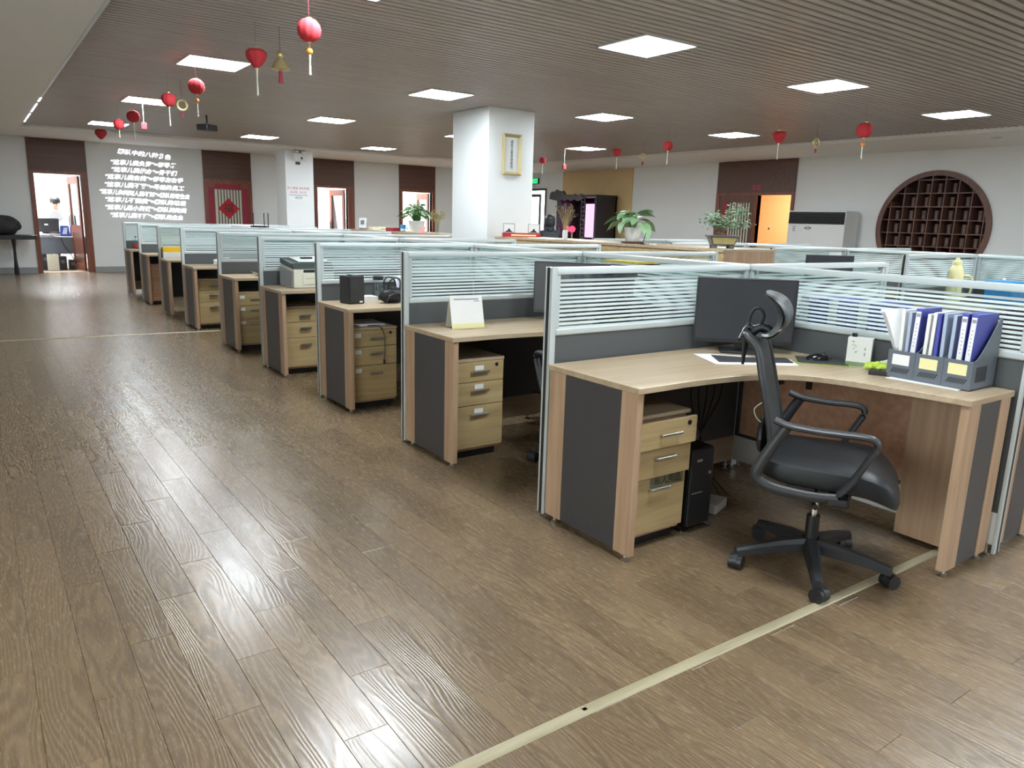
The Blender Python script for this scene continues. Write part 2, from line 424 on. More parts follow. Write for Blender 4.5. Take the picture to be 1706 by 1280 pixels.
plank_me = plank_shape(MB(), 0, 0, PLW, PLL).mesh('plank', M['floor'])
cells = []
for i in range(int((XL - PLX) / PLW), int((XR - PLX) / PLW) + 1):
    x0 = PLX + i * PLW
    if x0 < XL or x0 + PLW > XR: continue
    off = PLY + i * PLS
    for j in range(int((YN - off) / PLL) - 1, int((YF - off) / PLL) + 2):
        y0 = off + j * PLL
        if y0 + PLL < YN or y0 > YF: continue
        d = Vector((x0 + PLW / 2, y0 + PLL / 2, 0)) - CAM
        z = d.dot(_f)
        inside = z > 0.3 and abs(d.dot(_r) / z) < 0.76 and abs(d.dot(_u) / z) < 0.60
        hidden = (x0 > 0.0 and y0 > -0.7 and x0 < 12) or x0 > 1.35
        cells.append((d.length if inside and not hidden else 1e3 + d.length, x0, y0))
cells.sort()
rest = MB()
for k, (d, x0, y0) in enumerate(cells):
    if k < 300 and d < 1e3:
        obj('plank', plank_me, floor_o, (x0, y0, 0))
    else:
        ya, yb = max(y0, YN), min(y0 + PLL, YF)
        if yb - ya > 0.02: plank_shape(rest, x0, ya, PLW, yb - ya)
po = part(floor_o, 'plank_field', rest, M['floor']); po['kind'] = 'stuff'
def strip_bar(name, label, xa, xb, y, tilt=0.0):
    mb = MB()
    prof = [(-0.021, 0.0), (-0.017, 0.004), (-0.006, 0.006), (0.006, 0.006), (0.017, 0.004), (0.021, 0.0)]
    mb.extr([(xa, y + a, b) for a, b in prof], (xb - xa, tilt, 0))
    return struct(name, mb, M['strip'], label)
strip_bar('trim_1', 'pale wood floor transition strip crossing under the mesh chair', -0.79, 3.9, -1.232, -0.05)
strip_bar('trim_2', 'short overlapping end piece of pale floor strip', -2.6, -0.775, -1.238, 0.006)
strip_bar('trim_3', 'thin pale floor strip crossing the aisle between desks', -4.2, 0.35, 6.92, -0.32)

# ------------------------------------------------------------------ walls
def wall_y(name, y0, y1, xa, xb, h, ops, mat, label):
    """wall in the XZ plane with openings (x0, x1, ztop)"""
    mb = MB(); x = xa
    for o0, o1, zt in sorted(ops):
        mb.box(x, y0, 0, o0, y1, h); mb.box(o0, y0, zt, o1, y1, h); x = o1
    mb.box(x, y0, 0, xb, y1, h)
    return struct(name, mb, mat, label)
D1 = (-0.87, 0.0); D3 = (5.36, 6.20); D4 = (7.82, 8.76)
wall_back = wall_y('wall_back', YF, YF + 0.12, XL, XR, HS, [(D1[0], D1[1], 2.1), (D3[0], D3[1], 2.1), (D4[0], D4[1], 2.1)], M['wall'], 'pale grey back wall with brown door surrounds')
WY0, WY1, WZ0, WZ1 = -3.4, 0.0, 0.35, 2.35  # unseen window, added for the side light on the near desk
struct('wall_left', MB().box(XL - 0.12, YN, 0, XL, WY0, HS).box(XL - 0.12, WY1, 0, XL, YF + 0.12, HS).box(XL - 0.12, WY0, 0, XL, WY1, WZ0).box(XL - 0.12, WY0, WZ1, XL, WY1, HS), M['wall'], 'pale grey left wall with a wide window')
mbf = MB().box(XL - 0.09, WY0, WZ0, XL - 0.03, WY1, WZ0 + 0.05).box(XL - 0.09, WY0, WZ1 - 0.05, XL - 0.03, WY1, WZ1)
for i in range(5):
    yy = WY0 + 0.025 + i * (WY1 - WY0 - 0.05) / 4
    mbf.box(XL - 0.09, yy - 0.025, WZ0 + 0.05, XL - 0.03, yy + 0.025, WZ1 - 0.05)
win = struct('window_2', mbf, M['white'], 'wide white framed window in the left wall')
for i in range(4):
    y0 = WY0 + 0.05 + i * (WY1 - WY0 - 0.05) / 4
    part(win, 'pane', MB().box(XL - 0.062, y0, WZ0 + 0.05, XL - 0.058, y0 + (WY1 - WY0 - 0.05) / 4 - 0.05, WZ1 - 0.05), M['clear'])
part(win, 'sill', MB().box(XL - 0.03, WY0 - 0.05, WZ0 - 0.03, XL + 0.1, WY1 + 0.05, WZ0 - 0.001), M['white'], bevel=0.004)
struct('wall_front', MB().box(XL - 0.12, YN - 0.12, 0, XR + 0.12, YN, HS), M['wall'], 'plain pale grey front wall')
# right wall with two door openings and a round hole
MY, MZ, MR = 4.17, 1.465, 0.985
mbw = MB()
ops = [(2.9, 5.45, 'moon'), (7.09, 7.94, 2.08), (15.5, 16.45, 2.30)]
y = YN
for a, b, z in ops:
    mbw.box(XR, y, 0, XR + 0.12, a, HS)
    if z != 'moon': mbw.box(XR, a, z, XR + 0.12, b, HS)
    y = b
mbw.box(XR, y, 0, XR + 0.12, YF + 0.12, HS)
n = 64; inner = []; outer = []
for i in range(n):
    t = 2 * PI * (i + 0.5) / n; c, s = math.cos(t), math.sin(t)
    inner.append((XR, MY + MR * c, MZ + MR * s))
    k = min((5.45 - MY) / c if c > 0 else (2.9 - MY) / c, (HS - MZ) / s if s > 0 else (0 - MZ) / s)
    outer.append((XR, MY + k * c, MZ + k * s))
corners = [(XR, yy, zz) for yy in (2.9, 5.45) for zz in (0, HS)]
mbw.add(inner + outer, [(i, n + i, n + (i + 1) % n, (i + 1) % n) for i in range(n)])
for cn in corners:   # fill the four corner slivers
    near = sorted(range(n), key=lambda i: (Vector(outer[i]) - Vector(cn)).length)[:2]
    mbw.add([cn, outer[near[0]], outer[near[1]]], [(0, 1, 2)])
wall_right = struct('wall_right', mbw, M['wall'], 'pale grey right wall with a round moon shelf opening')
for nm, b, lab in (('baseboard_back', [(XL, D1[0] - 0.09), (0.14, 2.55), (3.69, 5.27), (6.39, 7.72), (8.86, XR)], 'grey skirting along the back wall'),):
    mb = MB()
    for a, c in b: mb.box(a, YF - 0.014, 0.0, c, YF - 0.001, 0.12)
    struct(nm, mb, M['base'], lab)
mb = MB()
for a, c in [(YN, 7.0), (9.1, 15.4)]: mb.box(XR - 0.014, a, 0, XR - 0.001, c, 0.12)
struct('baseboard_right', mb, M['base'], 'grey skirting along the right wall')

# ------------------------------------------------------------------ ceiling: plaster border, slats, backing
SX0, SX1, SY0, SY1 = -1.15, 10.0, -5.0, 14.15
ceil = struct('ceiling', MB().box(SX0 - 0.02, SY0 - 0.02, 2.905, SX1 + 0.02, SY1 + 0.02, 2.96), M['backing'], 'grey brown slatted wood ceiling')
slat_me = MB().box(0, 0, 0, SX1 - SX0, 0.056, 0.032).mesh('slat', M['slat'], bevel=0.004, seg=1)
k = 0; y = SY0 + 0.01
while y < SY1 - 0.06:
    obj('slat', slat_me, ceil, (SX0, y, HC)); y += 0.09
bd = MB()
bd.box(XL - 0.12, YN - 0.12, HS, SX0, YF + 0.12, 2.97)
bd.box(SX0, SY1, HS, XR + 0.12, YF + 0.12, 2.97)
bd.box(SX1, YN - 0.12, HS, XR + 0.12, SY1, 2.97)
bd.box(SX0, YN - 0.12, HS, SX1, SY0, 2.97)
struct('ceiling_border', bd, M['soffit'], 'plain white plaster ceiling border around the slats')
tr = MB().box(SX0, SY0, HS - 0.004, SX0 + 0.028, SY1, HS + 0.03)
struct('trim_4', tr, M['alu'], 'pale metal edge trim of the plaster ceiling on the left')
for a, b in ((9.6, 10.05), (10.35, 11.5), (11.75, 12.7), (12.85, 13.2)):  # emissive pieces stand in for bright reflections on the metal trim
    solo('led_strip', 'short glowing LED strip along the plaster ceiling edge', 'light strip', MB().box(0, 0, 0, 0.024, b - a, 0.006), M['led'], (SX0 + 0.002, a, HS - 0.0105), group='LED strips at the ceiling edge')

# ceiling panels
def panel(x, y, inview):
    t = thing('ceiling_light', 'square white LED panel light in the slatted ceiling', 'ceiling light', (x, y, HC - 0.001), 0, 'square LED ceiling panels')
    return t
first = None
for yy in (-4.3, -1.2, 2.27, 5.75, 9.2, 12.85):
    for xx in (0.1, 2.76, 5.44, 8.3):
        yv = yy + (0.25 if (xx > 5 and yy > 9) else 0)
        if first is None:
            first = panel(xx, yv, True)
            part(first, 'frame', MB().box(-0.3, -0.3, -0.012, 0.3, -0.288, 0).box(-0.3, 0.288, -0.012, 0.3, 0.3, 0).box(-0.3, -0.288, -0.012, -0.288, 0.288, 0).box(0.288, -0.288, -0.012, 0.3, 0.288, 0), M['white'])
            part(first, 'diffuser', MB().box(-0.288, -0.288, -0.009, 0.288, 0.288, -0.004), M['panel_light'])
            part(first, 'back_plate', MB().box(-0.2879, -0.2879, -0.0035, 0.2879, 0.2879, 0), M['white'])
        else:
            dup(first, (xx, yv, HC - 0.001))
dl = on_z(1660, 229, HS)
t = thing('downlight', 'small round unlit downlight in white ceiling border', 'downlight', (dl.x, dl.y, HS - 0.001))
part(t, 'bezel', MB().lathe([(0.06, 0), (0.075, -0.004), (0.07, -0.012), (0.05, -0.012)], n=24), M['steel'], True)
part(t, 'lens', MB().cyl((0, 0, -0.008), (0, 0, -0.002), 0.048, n=20), M['screencard'])

# pillars
PX0, PX1, PY0, PY1 = 3.71, 4.47, 6.11, 7.04
struct('wall_pillar', MB().box(PX0, PY0, 0, PX1, PY1, HC - 0.001), M['wall'], 'thick square white pillar with a small gold picture frame', bevel=0.004)
struct('wall_column', MB().box(3.84, 14.55, 0, 4.49, 15.2, HS - 0.001), M['wall'], 'square white column with emergency lamp before the back wall', bevel=0.004)
# ------------------------------------------------------------------ offices seen through the doors
YO = YF + 0.12
of = MB().box(-2.4, YO, -0.06, 10.4, 20.3, -0.002)
struct('floor_offices', of, M['lightfloor'], 'plain floor of the offices behind the back wall')
ow = MB().box(-2.4, 20.3, 0, 10.4, 20.4, 2.8).box(-2.5, YO, 0, -2.4, 20.4, 2.8).box(10.4, YO, 0, 10.5, 20.4, 2.8)
ow.box(2.3, YO, 0, 2.4, 20.3, 2.8).box(6.95, YO, 0, 7.05, 20.3, 2.8)
struct('wall_offices', ow, M['officewall'], 'bright white walls of the offices behind the doors')
struct('ceiling_offices', MB().box(-2.5, YO, 2.8, 10.5, 20.4, 2.86), M['officewall'], 'white ceiling of the offices behind the doors')
for xx, lab in ((-0.7, 'bright ceiling panel in the office with the standing worker'), (5.6, 'bright ceiling panel in the office beside the white column'), (8.6, 'bright ceiling panel in the office behind the potted plant')):
    t = thing('office_light', lab, 'ceiling light', (xx, 18.4, 2.799))
    part(t, 'frame', MB().box(-0.62, -0.32, -0.014, 0.62, -0.3, 0).box(-0.62, 0.3, -0.014, 0.62, 0.32, 0).box(-0.62, -0.3, -0.014, -0.6, 0.3, 0).box(0.6, -0.3, -0.014, 0.62, 0.3, 0), M['white'])
    part(t, 'diffuser', MB().box(-0.6, -0.3, -0.01, 0.6, 0.3, -0.001), M['room_light'])
# orange room behind the right wall
struct('floor_teahouse', MB().box(XR + 0.12, 6.0, -0.06, 14.6, 10.2, -0.002), M['lightfloor'], 'floor of the warm lit room')
struct('wall_teahouse', MB().box(14.6, 6.0, 0, 14.7, 10.2, 2.7).box(XR + 0.12, 10.2, 0, 14.7, 10.3, 2.7).box(XR + 0.12, 5.9, 0, 14.7, 6.0, 2.7), M['orangewall'], 'orange lit walls of the room behind the open brown door')
struct('ceiling_teahouse', MB().box(XR + 0.12, 5.9, 2.7, 14.7, 10.3, 2.76), M['orangewall'], 'ceiling of the warm lit room')
t = thing('warm_light', 'warm glowing ceiling panel in the orange room', 'ceiling light', (13.4, 8.4, 2.699))
part(t, 'frame', MB().box(-0.32, -0.32, -0.014, 0.32, -0.3, 0).box(-0.32, 0.3, -0.014, 0.32, 0.32, 0).box(-0.32, -0.3, -0.014, -0.3, 0.3, 0).box(0.3, -0.3, -0.014, 0.32, 0.3, 0), M['white'])
part(t, 'diffuser', MB().box(-0.3, -0.3, -0.01, 0.3, 0.3, -0.001), M['warm_light'])
q = on_x(1280, 381, 14.6)
t = thing('wall_switch', 'small white switch plate on orange wall', 'switch', (14.594, q.y, q.z))
part(t, 'plate', MB().box(-0.005, -0.06, -0.04, 0.005, 0.06, 0.04), M['offwhite'], bevel=0.002)
part(t, 'rocker', MB().box(-0.009, -0.045, -0.028, -0.005, 0.0, 0.028), M['greyplastic'])
# lobby beyond the exit door
struct('floor_lobby', MB().box(XR + 0.12, 14.9, -0.06, 14.0, 16.72, -0.002), M['lightfloor'], 'floor of the lobby beyond the glass door')
struct('wall_lobby', MB().box(14.0, 14.9, 0, 14.1, 16.72, 2.7).box(XR + 0.12, 14.8, 0, 14.1, 14.9, 2.7).box(XR + 0.12, 16.72, 0, 14.1, 16.82, 2.7), M['officewall'], 'white lobby walls beyond the glass door')
struct('ceiling_lobby', MB().box(XR + 0.12, 14.8, 2.7, 14.1, 16.82, 2.76), M['officewall'], 'white lobby ceiling beyond the glass door')
t = thing('lobby_light', 'bright ceiling panel in the lobby beyond the glass door', 'ceiling light', (13.0, 15.8, 2.699))
part(t, 'frame', MB().box(-0.32, -0.32, -0.014, 0.32, -0.3, 0).box(-0.32, 0.3, -0.014, 0.32, 0.32, 0).box(-0.32, -0.3, -0.014, -0.3, 0.3, 0).box(0.3, -0.3, -0.014, 0.32, 0.3, 0), M['white'])
part(t, 'diffuser', MB().box(-0.3, -0.3, -0.01, 0.3, 0.3, -0.001), M['room_light'])

# ------------------------------------------------------------------ doors of the back wall
def door_frame(name, label, x0, x1, ox0, ox1, zt=2.1):
    d = struct(name, MB().box(x0, YF - 0.03, zt + 0.06, x1, YF - 0.002, HS - 0.004), M['dwoodX'], label)
    part(d, 'architrave', MB().box(x0, YF - 0.035, 0, ox0, YF + 0.12, zt).box(ox1, YF - 0.035, 0, x1, YF + 0.12, zt).box(x0, YF - 0.035, zt - 0.001, x1, YF + 0.12, zt + 0.06), M['redwood'], bevel=0.003)
    return d
def door_leaf(d, hinge, w, ang, zt=2.08, pane=True):
    """leaf hinged at (x, y), swung into the office"""
    c, s = math.cos(ang), math.sin(ang); hx, hy = hinge
    ax = Vector((c, s, 0)); ay = Vector((-s, c, 0))
    def P(a, b, z): return Vector((hx, hy, z)) + ax * a + ay * b
    def slab(mb, a0, a1, b0, b1, z0, z1):
        mb.obox(P((a0 + a1) / 2, (b0 + b1) / 2, (z0 + z1) / 2), ax * (a1 - a0) / 2, ay * (b1 - b0) / 2, Vector((0, 0, (z1 - z0) / 2)))
    mb = MB()
    slab(mb, 0, 0.11, 0, 0.045, 0.02, zt); slab(mb, w - 0.11, w, 0, 0.045, 0.02, zt)
    for a, b in ((0.02, 0.16), (0.85, 1.02), (zt - 0.16, zt)): slab(mb, 0.11, w - 0.11, 0, 0.045, a, b)
    lf = part(d, 'door_leaf', mb, M['redwood'], bevel=0.004)
    mb = MB(); slab(mb, 0.11, w - 0.11, 0.012, 0.033, 0.16, 0.85); part(lf, 'lower_panel', mb, M['dwoodZ'])
    mb = MB(); slab(mb, 0.11, w - 0.11, 0.012, 0.033, 1.02, zt - 0.16); part(lf, 'glass_panel', mb, M['clear'] if pane else M['dwoodZ'])
    mb = MB()
    for sgn in (-0.05, 0.075):
        mb.cyl(P(w - 0.06, sgn, 1.0), P(w - 0.06, sgn, 1.22), 0.011, n=8); mb.obox(P(w - 0.06, sgn * 0.6, 1.11), ax * 0.025, ay * 0.006, Vector((0, 0, 0.14)))
    part(lf, 'door_handle', mb, M['greyplastic'])
    return lf
d1 = door_frame('door_1', 'open brown wood door with tall header beside projected writing', -0.955, 0.135, D1[0], D1[1])
door_leaf(d1, (-0.012, YO + 0.0), 0.82, R(99))
d3 = door_frame('door_3', 'open brown wood door with tall header beside white column', 5.27, 6.385, D3[0], D3[1])
door_leaf(d3, (D3[1] - 0.012, YO), 0.80, R(96))
d4 = door_frame('door_4', 'open brown doorway with tall header behind potted plant', 7.72, 8.855, D4[0], D4[1])
door_leaf(d4, (D4[1] - 0.012, YO), 0.86, R(84))
# closed door with red couplets
d2 = struct('door_2', MB().box(2.555, YF - 0.03, 2.16, 3.68, YF - 0.002, HS - 0.004), M['dwoodX'], 'closed brown door with red couplets and a red diamond')
part(d2, 'architrave', MB().box(2.555, YF - 0.035, 0, 2.63, YF - 0.002, 2.1).box(3.605, YF - 0.035, 0, 3.68, YF - 0.002, 2.1).box(2.555, YF - 0.035, 2.1, 3.68, YF - 0.002, 2.16), M['redwood'], bevel=0.003)
lf = part(d2, 'door_leaf', MB().box(2.63, YF - 0.018, 0.01, 3.605, YF - 0.002, 2.1), M['redwood'])
part(lf, 'couplet', MB().box(2.655, YF - 0.022, 0.45, 2.775, YF - 0.0185, 1.97), M['darkred'])
part(lf, 'couplet', MB().box(3.45, YF - 0.022, 0.45, 3.575, YF - 0.0185, 1.97), M['darkred'])
part(lf, 'banner', MB().box(2.80, YF - 0.022, 1.955, 3.42, YF - 0.0185, 2.06), M['darkred'])
part(lf, 'lattice_panel', MB().box(2.80, YF - 0.023, 0.9, 3.42, YF - 0.0185, 1.93), M['offwhite'])
for i in range(8):
    part(lf, 'lattice_bar', MB().box(2.862 + i * 0.07, YF - 0.034, 0.9, 2.882 + i * 0.07, YF - 0.0232, 1.93), M['moonback'])
cx, cz = 3.105, 1.485
dm = part(lf, 'diamond', MB().extr([(cx - 0.25, YF - 0.036, cz), (cx, YF - 0.036, cz - 0.25), (cx + 0.25, YF - 0.036, cz), (cx, YF - 0.036, cz + 0.25)], (0, -0.003, 0)), M['red'], label='red paper diamond with a black character')
o = obj('character', text_mesh('福', 0.24, M['ink']), dm, (cx, YF - 0.0405, cz), (PI / 2, 0, 0))
# the brown door of the right wall
d5 = struct('door_5', MB().box(XR - 0.03, 7.02, 2.14, XR - 0.002, 9.06, HS - 0.004), M['dwoodX'], 'brown double door with one leaf open onto an orange room')
part(d5, 'architrave', MB().box(XR - 0.035, 7.02, 0, XR + 0.12, 7.09, 2.08).box(XR - 0.035, 8.96, 0, XR - 0.002, 9.06, 2.08).box(XR - 0.035, 7.02, 2.08, XR - 0.002, 9.06, 2.14).box(XR - 0.035, 7.94, 0, XR + 0.12, 7.99, 2.08), M['redwood'], bevel=0.003)
lf = part(d5, 'door_leaf', MB().box(XR - 0.018, 7.99, 0.01, XR - 0.002, 8.96, 2.08), M['dwoodZ'])
part(lf, 'couplet', MB().box(XR - 0.022, 8.72, 0.45, XR - 0.0185, 8.86, 1.95), M['darkred'])
part(lf, 'lattice_panel', MB().box(XR - 0.022, 8.10, 0.9, XR - 0.0185, 8.68, 1.92), M['moonback'])
for i in range(8):
    part(lf, 'lattice_bar', MB().box(XR - 0.03, 8.115 + i * 0.0735, 0.9, XR - 0.0222, 8.15 + i * 0.0735, 1.92), M['offwhite'])
o = obj('door_sign', text_mesh('茶室', 0.12, M['redink'], bold=0.002), d5, (XR - 0.032, 7.98, 2.235), (PI / 2, 0, -PI / 2))
# glass exit door
d6 = struct('door_6', MB().box(XR - 0.02, 15.44, 2.30, XR + 0.02, 16.51, 2.36).box(XR - 0.02, 15.44, 0, XR + 0.02, 15.5, 2.3).box(XR - 0.02, 16.45, 0, XR + 0.02, 16.51, 2.3), M['greyplastic'], 'grey framed glass exit door beside the gold backdrop')
gf = part(d6, 'door_leaf', MB().box(XR + 0.02, 15.75, 0.05, XR + 0.06, 15.82, 2.2).box(XR + 0.02, 16.38, 0.05, XR + 0.06, 16.45, 2.2).box(XR + 0.02, 15.82, 2.12, XR + 0.06, 16.38, 2.2).box(XR + 0.02, 15.82, 0.05, XR + 0.06, 16.38, 0.2), M['greyplastic'])
part(gf, 'glass_panel', MB().box(XR + 0.035, 15.82, 0.2, XR + 0.045, 16.38, 2.12), M['clear'])
part(gf, 'lock', MB().box(XR + 0.0, 15.99, 1.02, XR + 0.02, 16.07, 1.14), M['black'])
q = on_x(893, 302, XR)
t = thing('exit_sign', 'glowing green exit sign above the glass door', 'sign', (XR - 0.03, q.y, q.z))
part(t, 'housing', MB().box(-0.025, -0.17, -0.085, 0.025, 0.17, 0.085), M['greyplastic'], bevel=0.004)
fc = part(t, 'face', MB().box(-0.029, -0.155, -0.07, -0.0255, 0.155, 0.07), M['exitgreen'])
part(t, 'arrow', MB().extr([(-0.0295, 0.02, 0.0), (-0.0295, -0.05, 0.055), (-0.0295, -0.05, 0.02), (-0.0295, -0.12, 0.02), (-0.0295, -0.12, -0.02), (-0.0295, -0.05, -0.02), (-0.0295, -0.05, -0.055)], (-0.001, 0, 0)), M['ceramic'])

# ------------------------------------------------------------------ projected writing on the back wall
lines = ['团队中的八种角色', '“这事儿我负责”=领导者', '“这事儿我能办”=骨干们', '“这事儿我去找”=领导左右手', '“这事儿我不管”=最差的员工', '“这事儿你问别人我不知”=团队的寄生虫',
         '“这事儿不怪我”=团队的垃圾', '“这事儿是小张做”=团队的败类', '“这事儿我不懂”=团队的白兔']
ext = [((195, 252), (284, 263)), ((183, 270), (292, 277)), ((184, 282), (294, 290)), ((174, 294), (304, 302)), ((173, 307), (306, 315)), ((165, 319), (315, 329)), ((174, 332), (309, 340)), ((174, 345), (310, 352)), ((183, 358), (304, 364))]
t = thing('projected_text', 'bright white projected Chinese writing on the grey back wall', 'projection', (0, YF - 0.004, 0))
for s_, (a, b) in zip(lines, ext):
    A = on_y(a[0], a[1], YF); B = on_y(b[0], b[1], YF)
    me = text_mesh(s_, 0.17, M['proj'], 'text_line', shear=0.25, bold=0.004)
    o = obj('text_line', me, t, ((A.x + B.x) / 2, 0, (A.z + B.z) / 2), (PI / 2, -math.atan2(B.z - A.z, B.x - A.x), 0))
    xs = [v.co.x for v in me.vertices]; w = max(xs) - min(xs)
    o.scale = ((B - A).length / w, 0.70, 1)

# ------------------------------------------------------------------ moon shelf in the right wall
ms = struct('window_1', MB().grid(lambda u, v: (XR - 0.03 + 0.0 + v * 0.38, MY + MR * math.cos(2 * PI * u), MZ + MR * math.sin(2 * PI * u)), 64, 2, True), M['moonwood'], 'round brown moon shelf with a square lattice and tea tins', smooth=True)
def ring(r0, r1, xa, xb, n=64):
    mb = MB()
    pr = [(r0, xa), (r1, xa), (r1, xb), (r0, xb)]
    vs = [(x, MY + r * math.cos(2 * PI * i / n), MZ + r * math.sin(2 * PI * i / n)) for i in range(n) for r, x in pr]
    fs = [(i * 4 + k, i * 4 + (k + 1) % 4, ((i + 1) % n) * 4 + (k + 1) % 4, ((i + 1) % n) * 4 + k) for i in range(n) for k in range(4)]
    return mb.add(vs, fs)
part(ms, 'rim', ring(MR - 0.07, MR + 0.02, XR - 0.045, XR - 0.004), M['moonwood'], True)
part(ms, 'back_panel', MB().cyl((XR + 0.34, MY, MZ), (XR + 0.36, MY, MZ), MR, n=64), M['moonback'])
RI = MR - 0.06
step = 0.235
vb = [MY - 0.85 + i * step for i in range(8)]
hb = [MZ - 0.80 + i * step for i in range(8)]
for yv in vb:
    h = math.sqrt(max(RI * RI - (yv - MY) ** 2, 0.0))
    if h > 0.1: part(ms, 'upright', MB().box(XR + 0.0, yv - 0.009, MZ - h, XR + 0.32, yv + 0.009, MZ + h), M['moonwood'])
for zv in hb:
    h = math.sqrt(max(RI * RI - (zv - MZ) ** 2, 0.0))
    if h > 0.1: part(ms, 'shelf', MB().box(XR + 0.004, MY - h, zv - 0.009, XR + 0.316, MY + h, zv + 0.009), M['moonwood'])
tin = None
for zv in hb[2:-1]:
    for i in range(len(vb) - 1):
        yc = (vb[i] + vb[i + 1]) / 2
        if all((yy - MY) ** 2 + (zz - MZ) ** 2 < (RI - 0.03) ** 2 for yy in (yc - 0.05, yc + 0.05) for zz in (zv, zv + 0.2)):
            loc = (XR + 0.12, yc + random.uniform(-0.02, 0.02), zv + 0.0095)
            if tin is None:
                tin = thing('tea_tin', 'slim brown tea tin standing in a moon shelf cell', 'tin', loc, 0, 'tea tins in the moon shelf')
                part(tin, 'body', MB().lathe([(0.04, 0), (0.043, 0.003), (0.043, 0.13), (0.041, 0.133)], n=16), M['jar'], True)
                part(tin, 'lid', MB().lathe([(0.044, 0.1335), (0.044, 0.158), (0.03, 0.163)], n=16), M['moonwood'], True)
            else: dup(tin, loc)
# gold backdrop with dark shrine
g0, g1 = 11.82, 14.66
solo('gold_backdrop', 'large golden brown backdrop panel on the right wall behind shrine', 'panel', MB().box(XR - 0.03, g0, 0.1, XR - 0.004, g1, HS - 0.02), M['gold'])
t = thing('shrine_cabinet', 'dark carved rosewood shrine cabinet glowing pink inside', 'shrine', (11.55, 13.1, 0))
dx, w2, zt = 0.36, 0.8, 2.05
part(t, 'base', MB().box(-dx, -w2 - 0.05, 0, dx, w2 + 0.05, 0.9), M['rosewood'], bevel=0.01)
part(t, 'side', MB().box(-dx, -w2, 0.9, dx, -w2 + 0.06, zt), M['rosewood'])
part(t, 'side', MB().box(-dx, w2 - 0.06, 0.9, dx, w2, zt), M['rosewood'])
part(t, 'back', MB().box(dx - 0.04, -w2, 0.9, dx, w2, zt), M['rosewood'])
rf = part(t, 'roof', MB().box(-dx - 0.02, -w2 - 0.02, zt, dx, w2 + 0.02, zt + 0.06), M['rosewood'])
crest = [(w2 + 0.32, zt - 0.04)] + [(w2 + 0.3 - k * 0.095, zt + 0.06 + 0.13 * math.sin(PI * min(1, (k + 1) / 9)) + 0.03 * math.sin(k * 2.4)) for k in range(15)]
crest += [(-0.32, zt - 0.03)] + [(-0.2 + k * 0.13, zt - 0.05 - 0.05 * (k % 2)) for k in range(8)]
crest = [(-dx - 0.04, a_, b_) for a_, b_ in crest]
part(rf, 'carved_crest', MB().extr(crest[::-1], (0.05, 0, 0)), M['rosewood'])
part(t, 'lightbox', MB().box(dx - 0.06, -0.2, 1.0, dx - 0.045, 0.42, 1.9), M['pinklight'], label='glowing pink panel inside the shrine')
for sy in (w2 - 0.13, -0.35):
    mb = MB(); mb.box(-dx, sy - 0.015, 0.95, -dx + 0.03, sy + 0.015, zt); mb.box(-dx, sy + 0.12, 0.95, -dx + 0.03, sy + 0.15, zt)
    for k in range(9):
        z = 1.0 + k * 0.115
        mb.obox((-dx + 0.015, sy + 0.068, z), (0.012, 0, 0), (0, 0.075, 0.03 * (-1) ** k), (0, -0.004, 0.016))
    part(t, 'fretwork', mb, M['rosewood'])
for yy in (0.35, 0.12):
    l = thing('altar_lamp', 'round red glowing altar lamp standing before the shrine', 'lamp', (11.55 - dx + 0.1, 13.1 + yy + 0.12, 0.901), 0, 'red altar lamps')
    part(l, 'foot', MB().lathe([(0.06, 0), (0.065, 0.01), (0.02, 0.05), (0.02, 0.2), (0.05, 0.22)], n=16), M['goldtrim'], True)
    part(l, 'globe', MB().ball((0, 0, 0.31), 0.09, n=16), M['redlamp'], True)
# floor standing air conditioner
t = thing('air_conditioner', 'white floor standing air conditioner with black grille band', 'air conditioner', (11.66, 6.13, 0))
hw = 0.62
part(t, 'body', MB().box(-0.2, -hw, 0.05, 0.25, hw, 1.745), M['white'], bevel=0.012)
part(t, 'plinth', MB().box(-0.18, -hw + 0.02, 0, 0.24, hw - 0.02, 0.05), M['greyplastic'])
gr = part(t, 'grille', MB().box(-0.207, -hw + 0.015, 1.49, -0.2005, hw - 0.015, 1.72), M['blackgloss'])
for k in range(5): part(gr, 'louvre', MB().box(-0.214, -hw + 0.03, 1.515 + k * 0.042, -0.2075, hw - 0.03, 1.521 + k * 0.042), M['screen'])
bd_ = part(t, 'badge', MB().extr([(-0.201, 0.16 + 0.075 * math.cos(a * PI / 10), 1.41 + 0.026 * math.sin(a * PI / 10)) for a in range(20)], (-0.004, 0, 0)), M['greyplastic'], label='oval dark badge')
part(bd_, 'emblem', MB().extr([(-0.2055, 0.16 + 0.05 * math.cos(a * PI / 10), 1.41 + 0.012 * math.sin(a * PI / 10)) for a in range(20)], (-0.001, 0, 0)), M['white'])
for k in range(3): part(t, 'sticker', MB().box(-0.2025, 0.44, 1.42 - k * 0.035, -0.2005, 0.50, 1.435 - k * 0.035), M['boxgrey'])
part(t, 'air_inlet', MB().box(-0.2035, -hw + 0.08, 0.15, -0.2005, hw - 0.08, 0.6), M['screencard'])

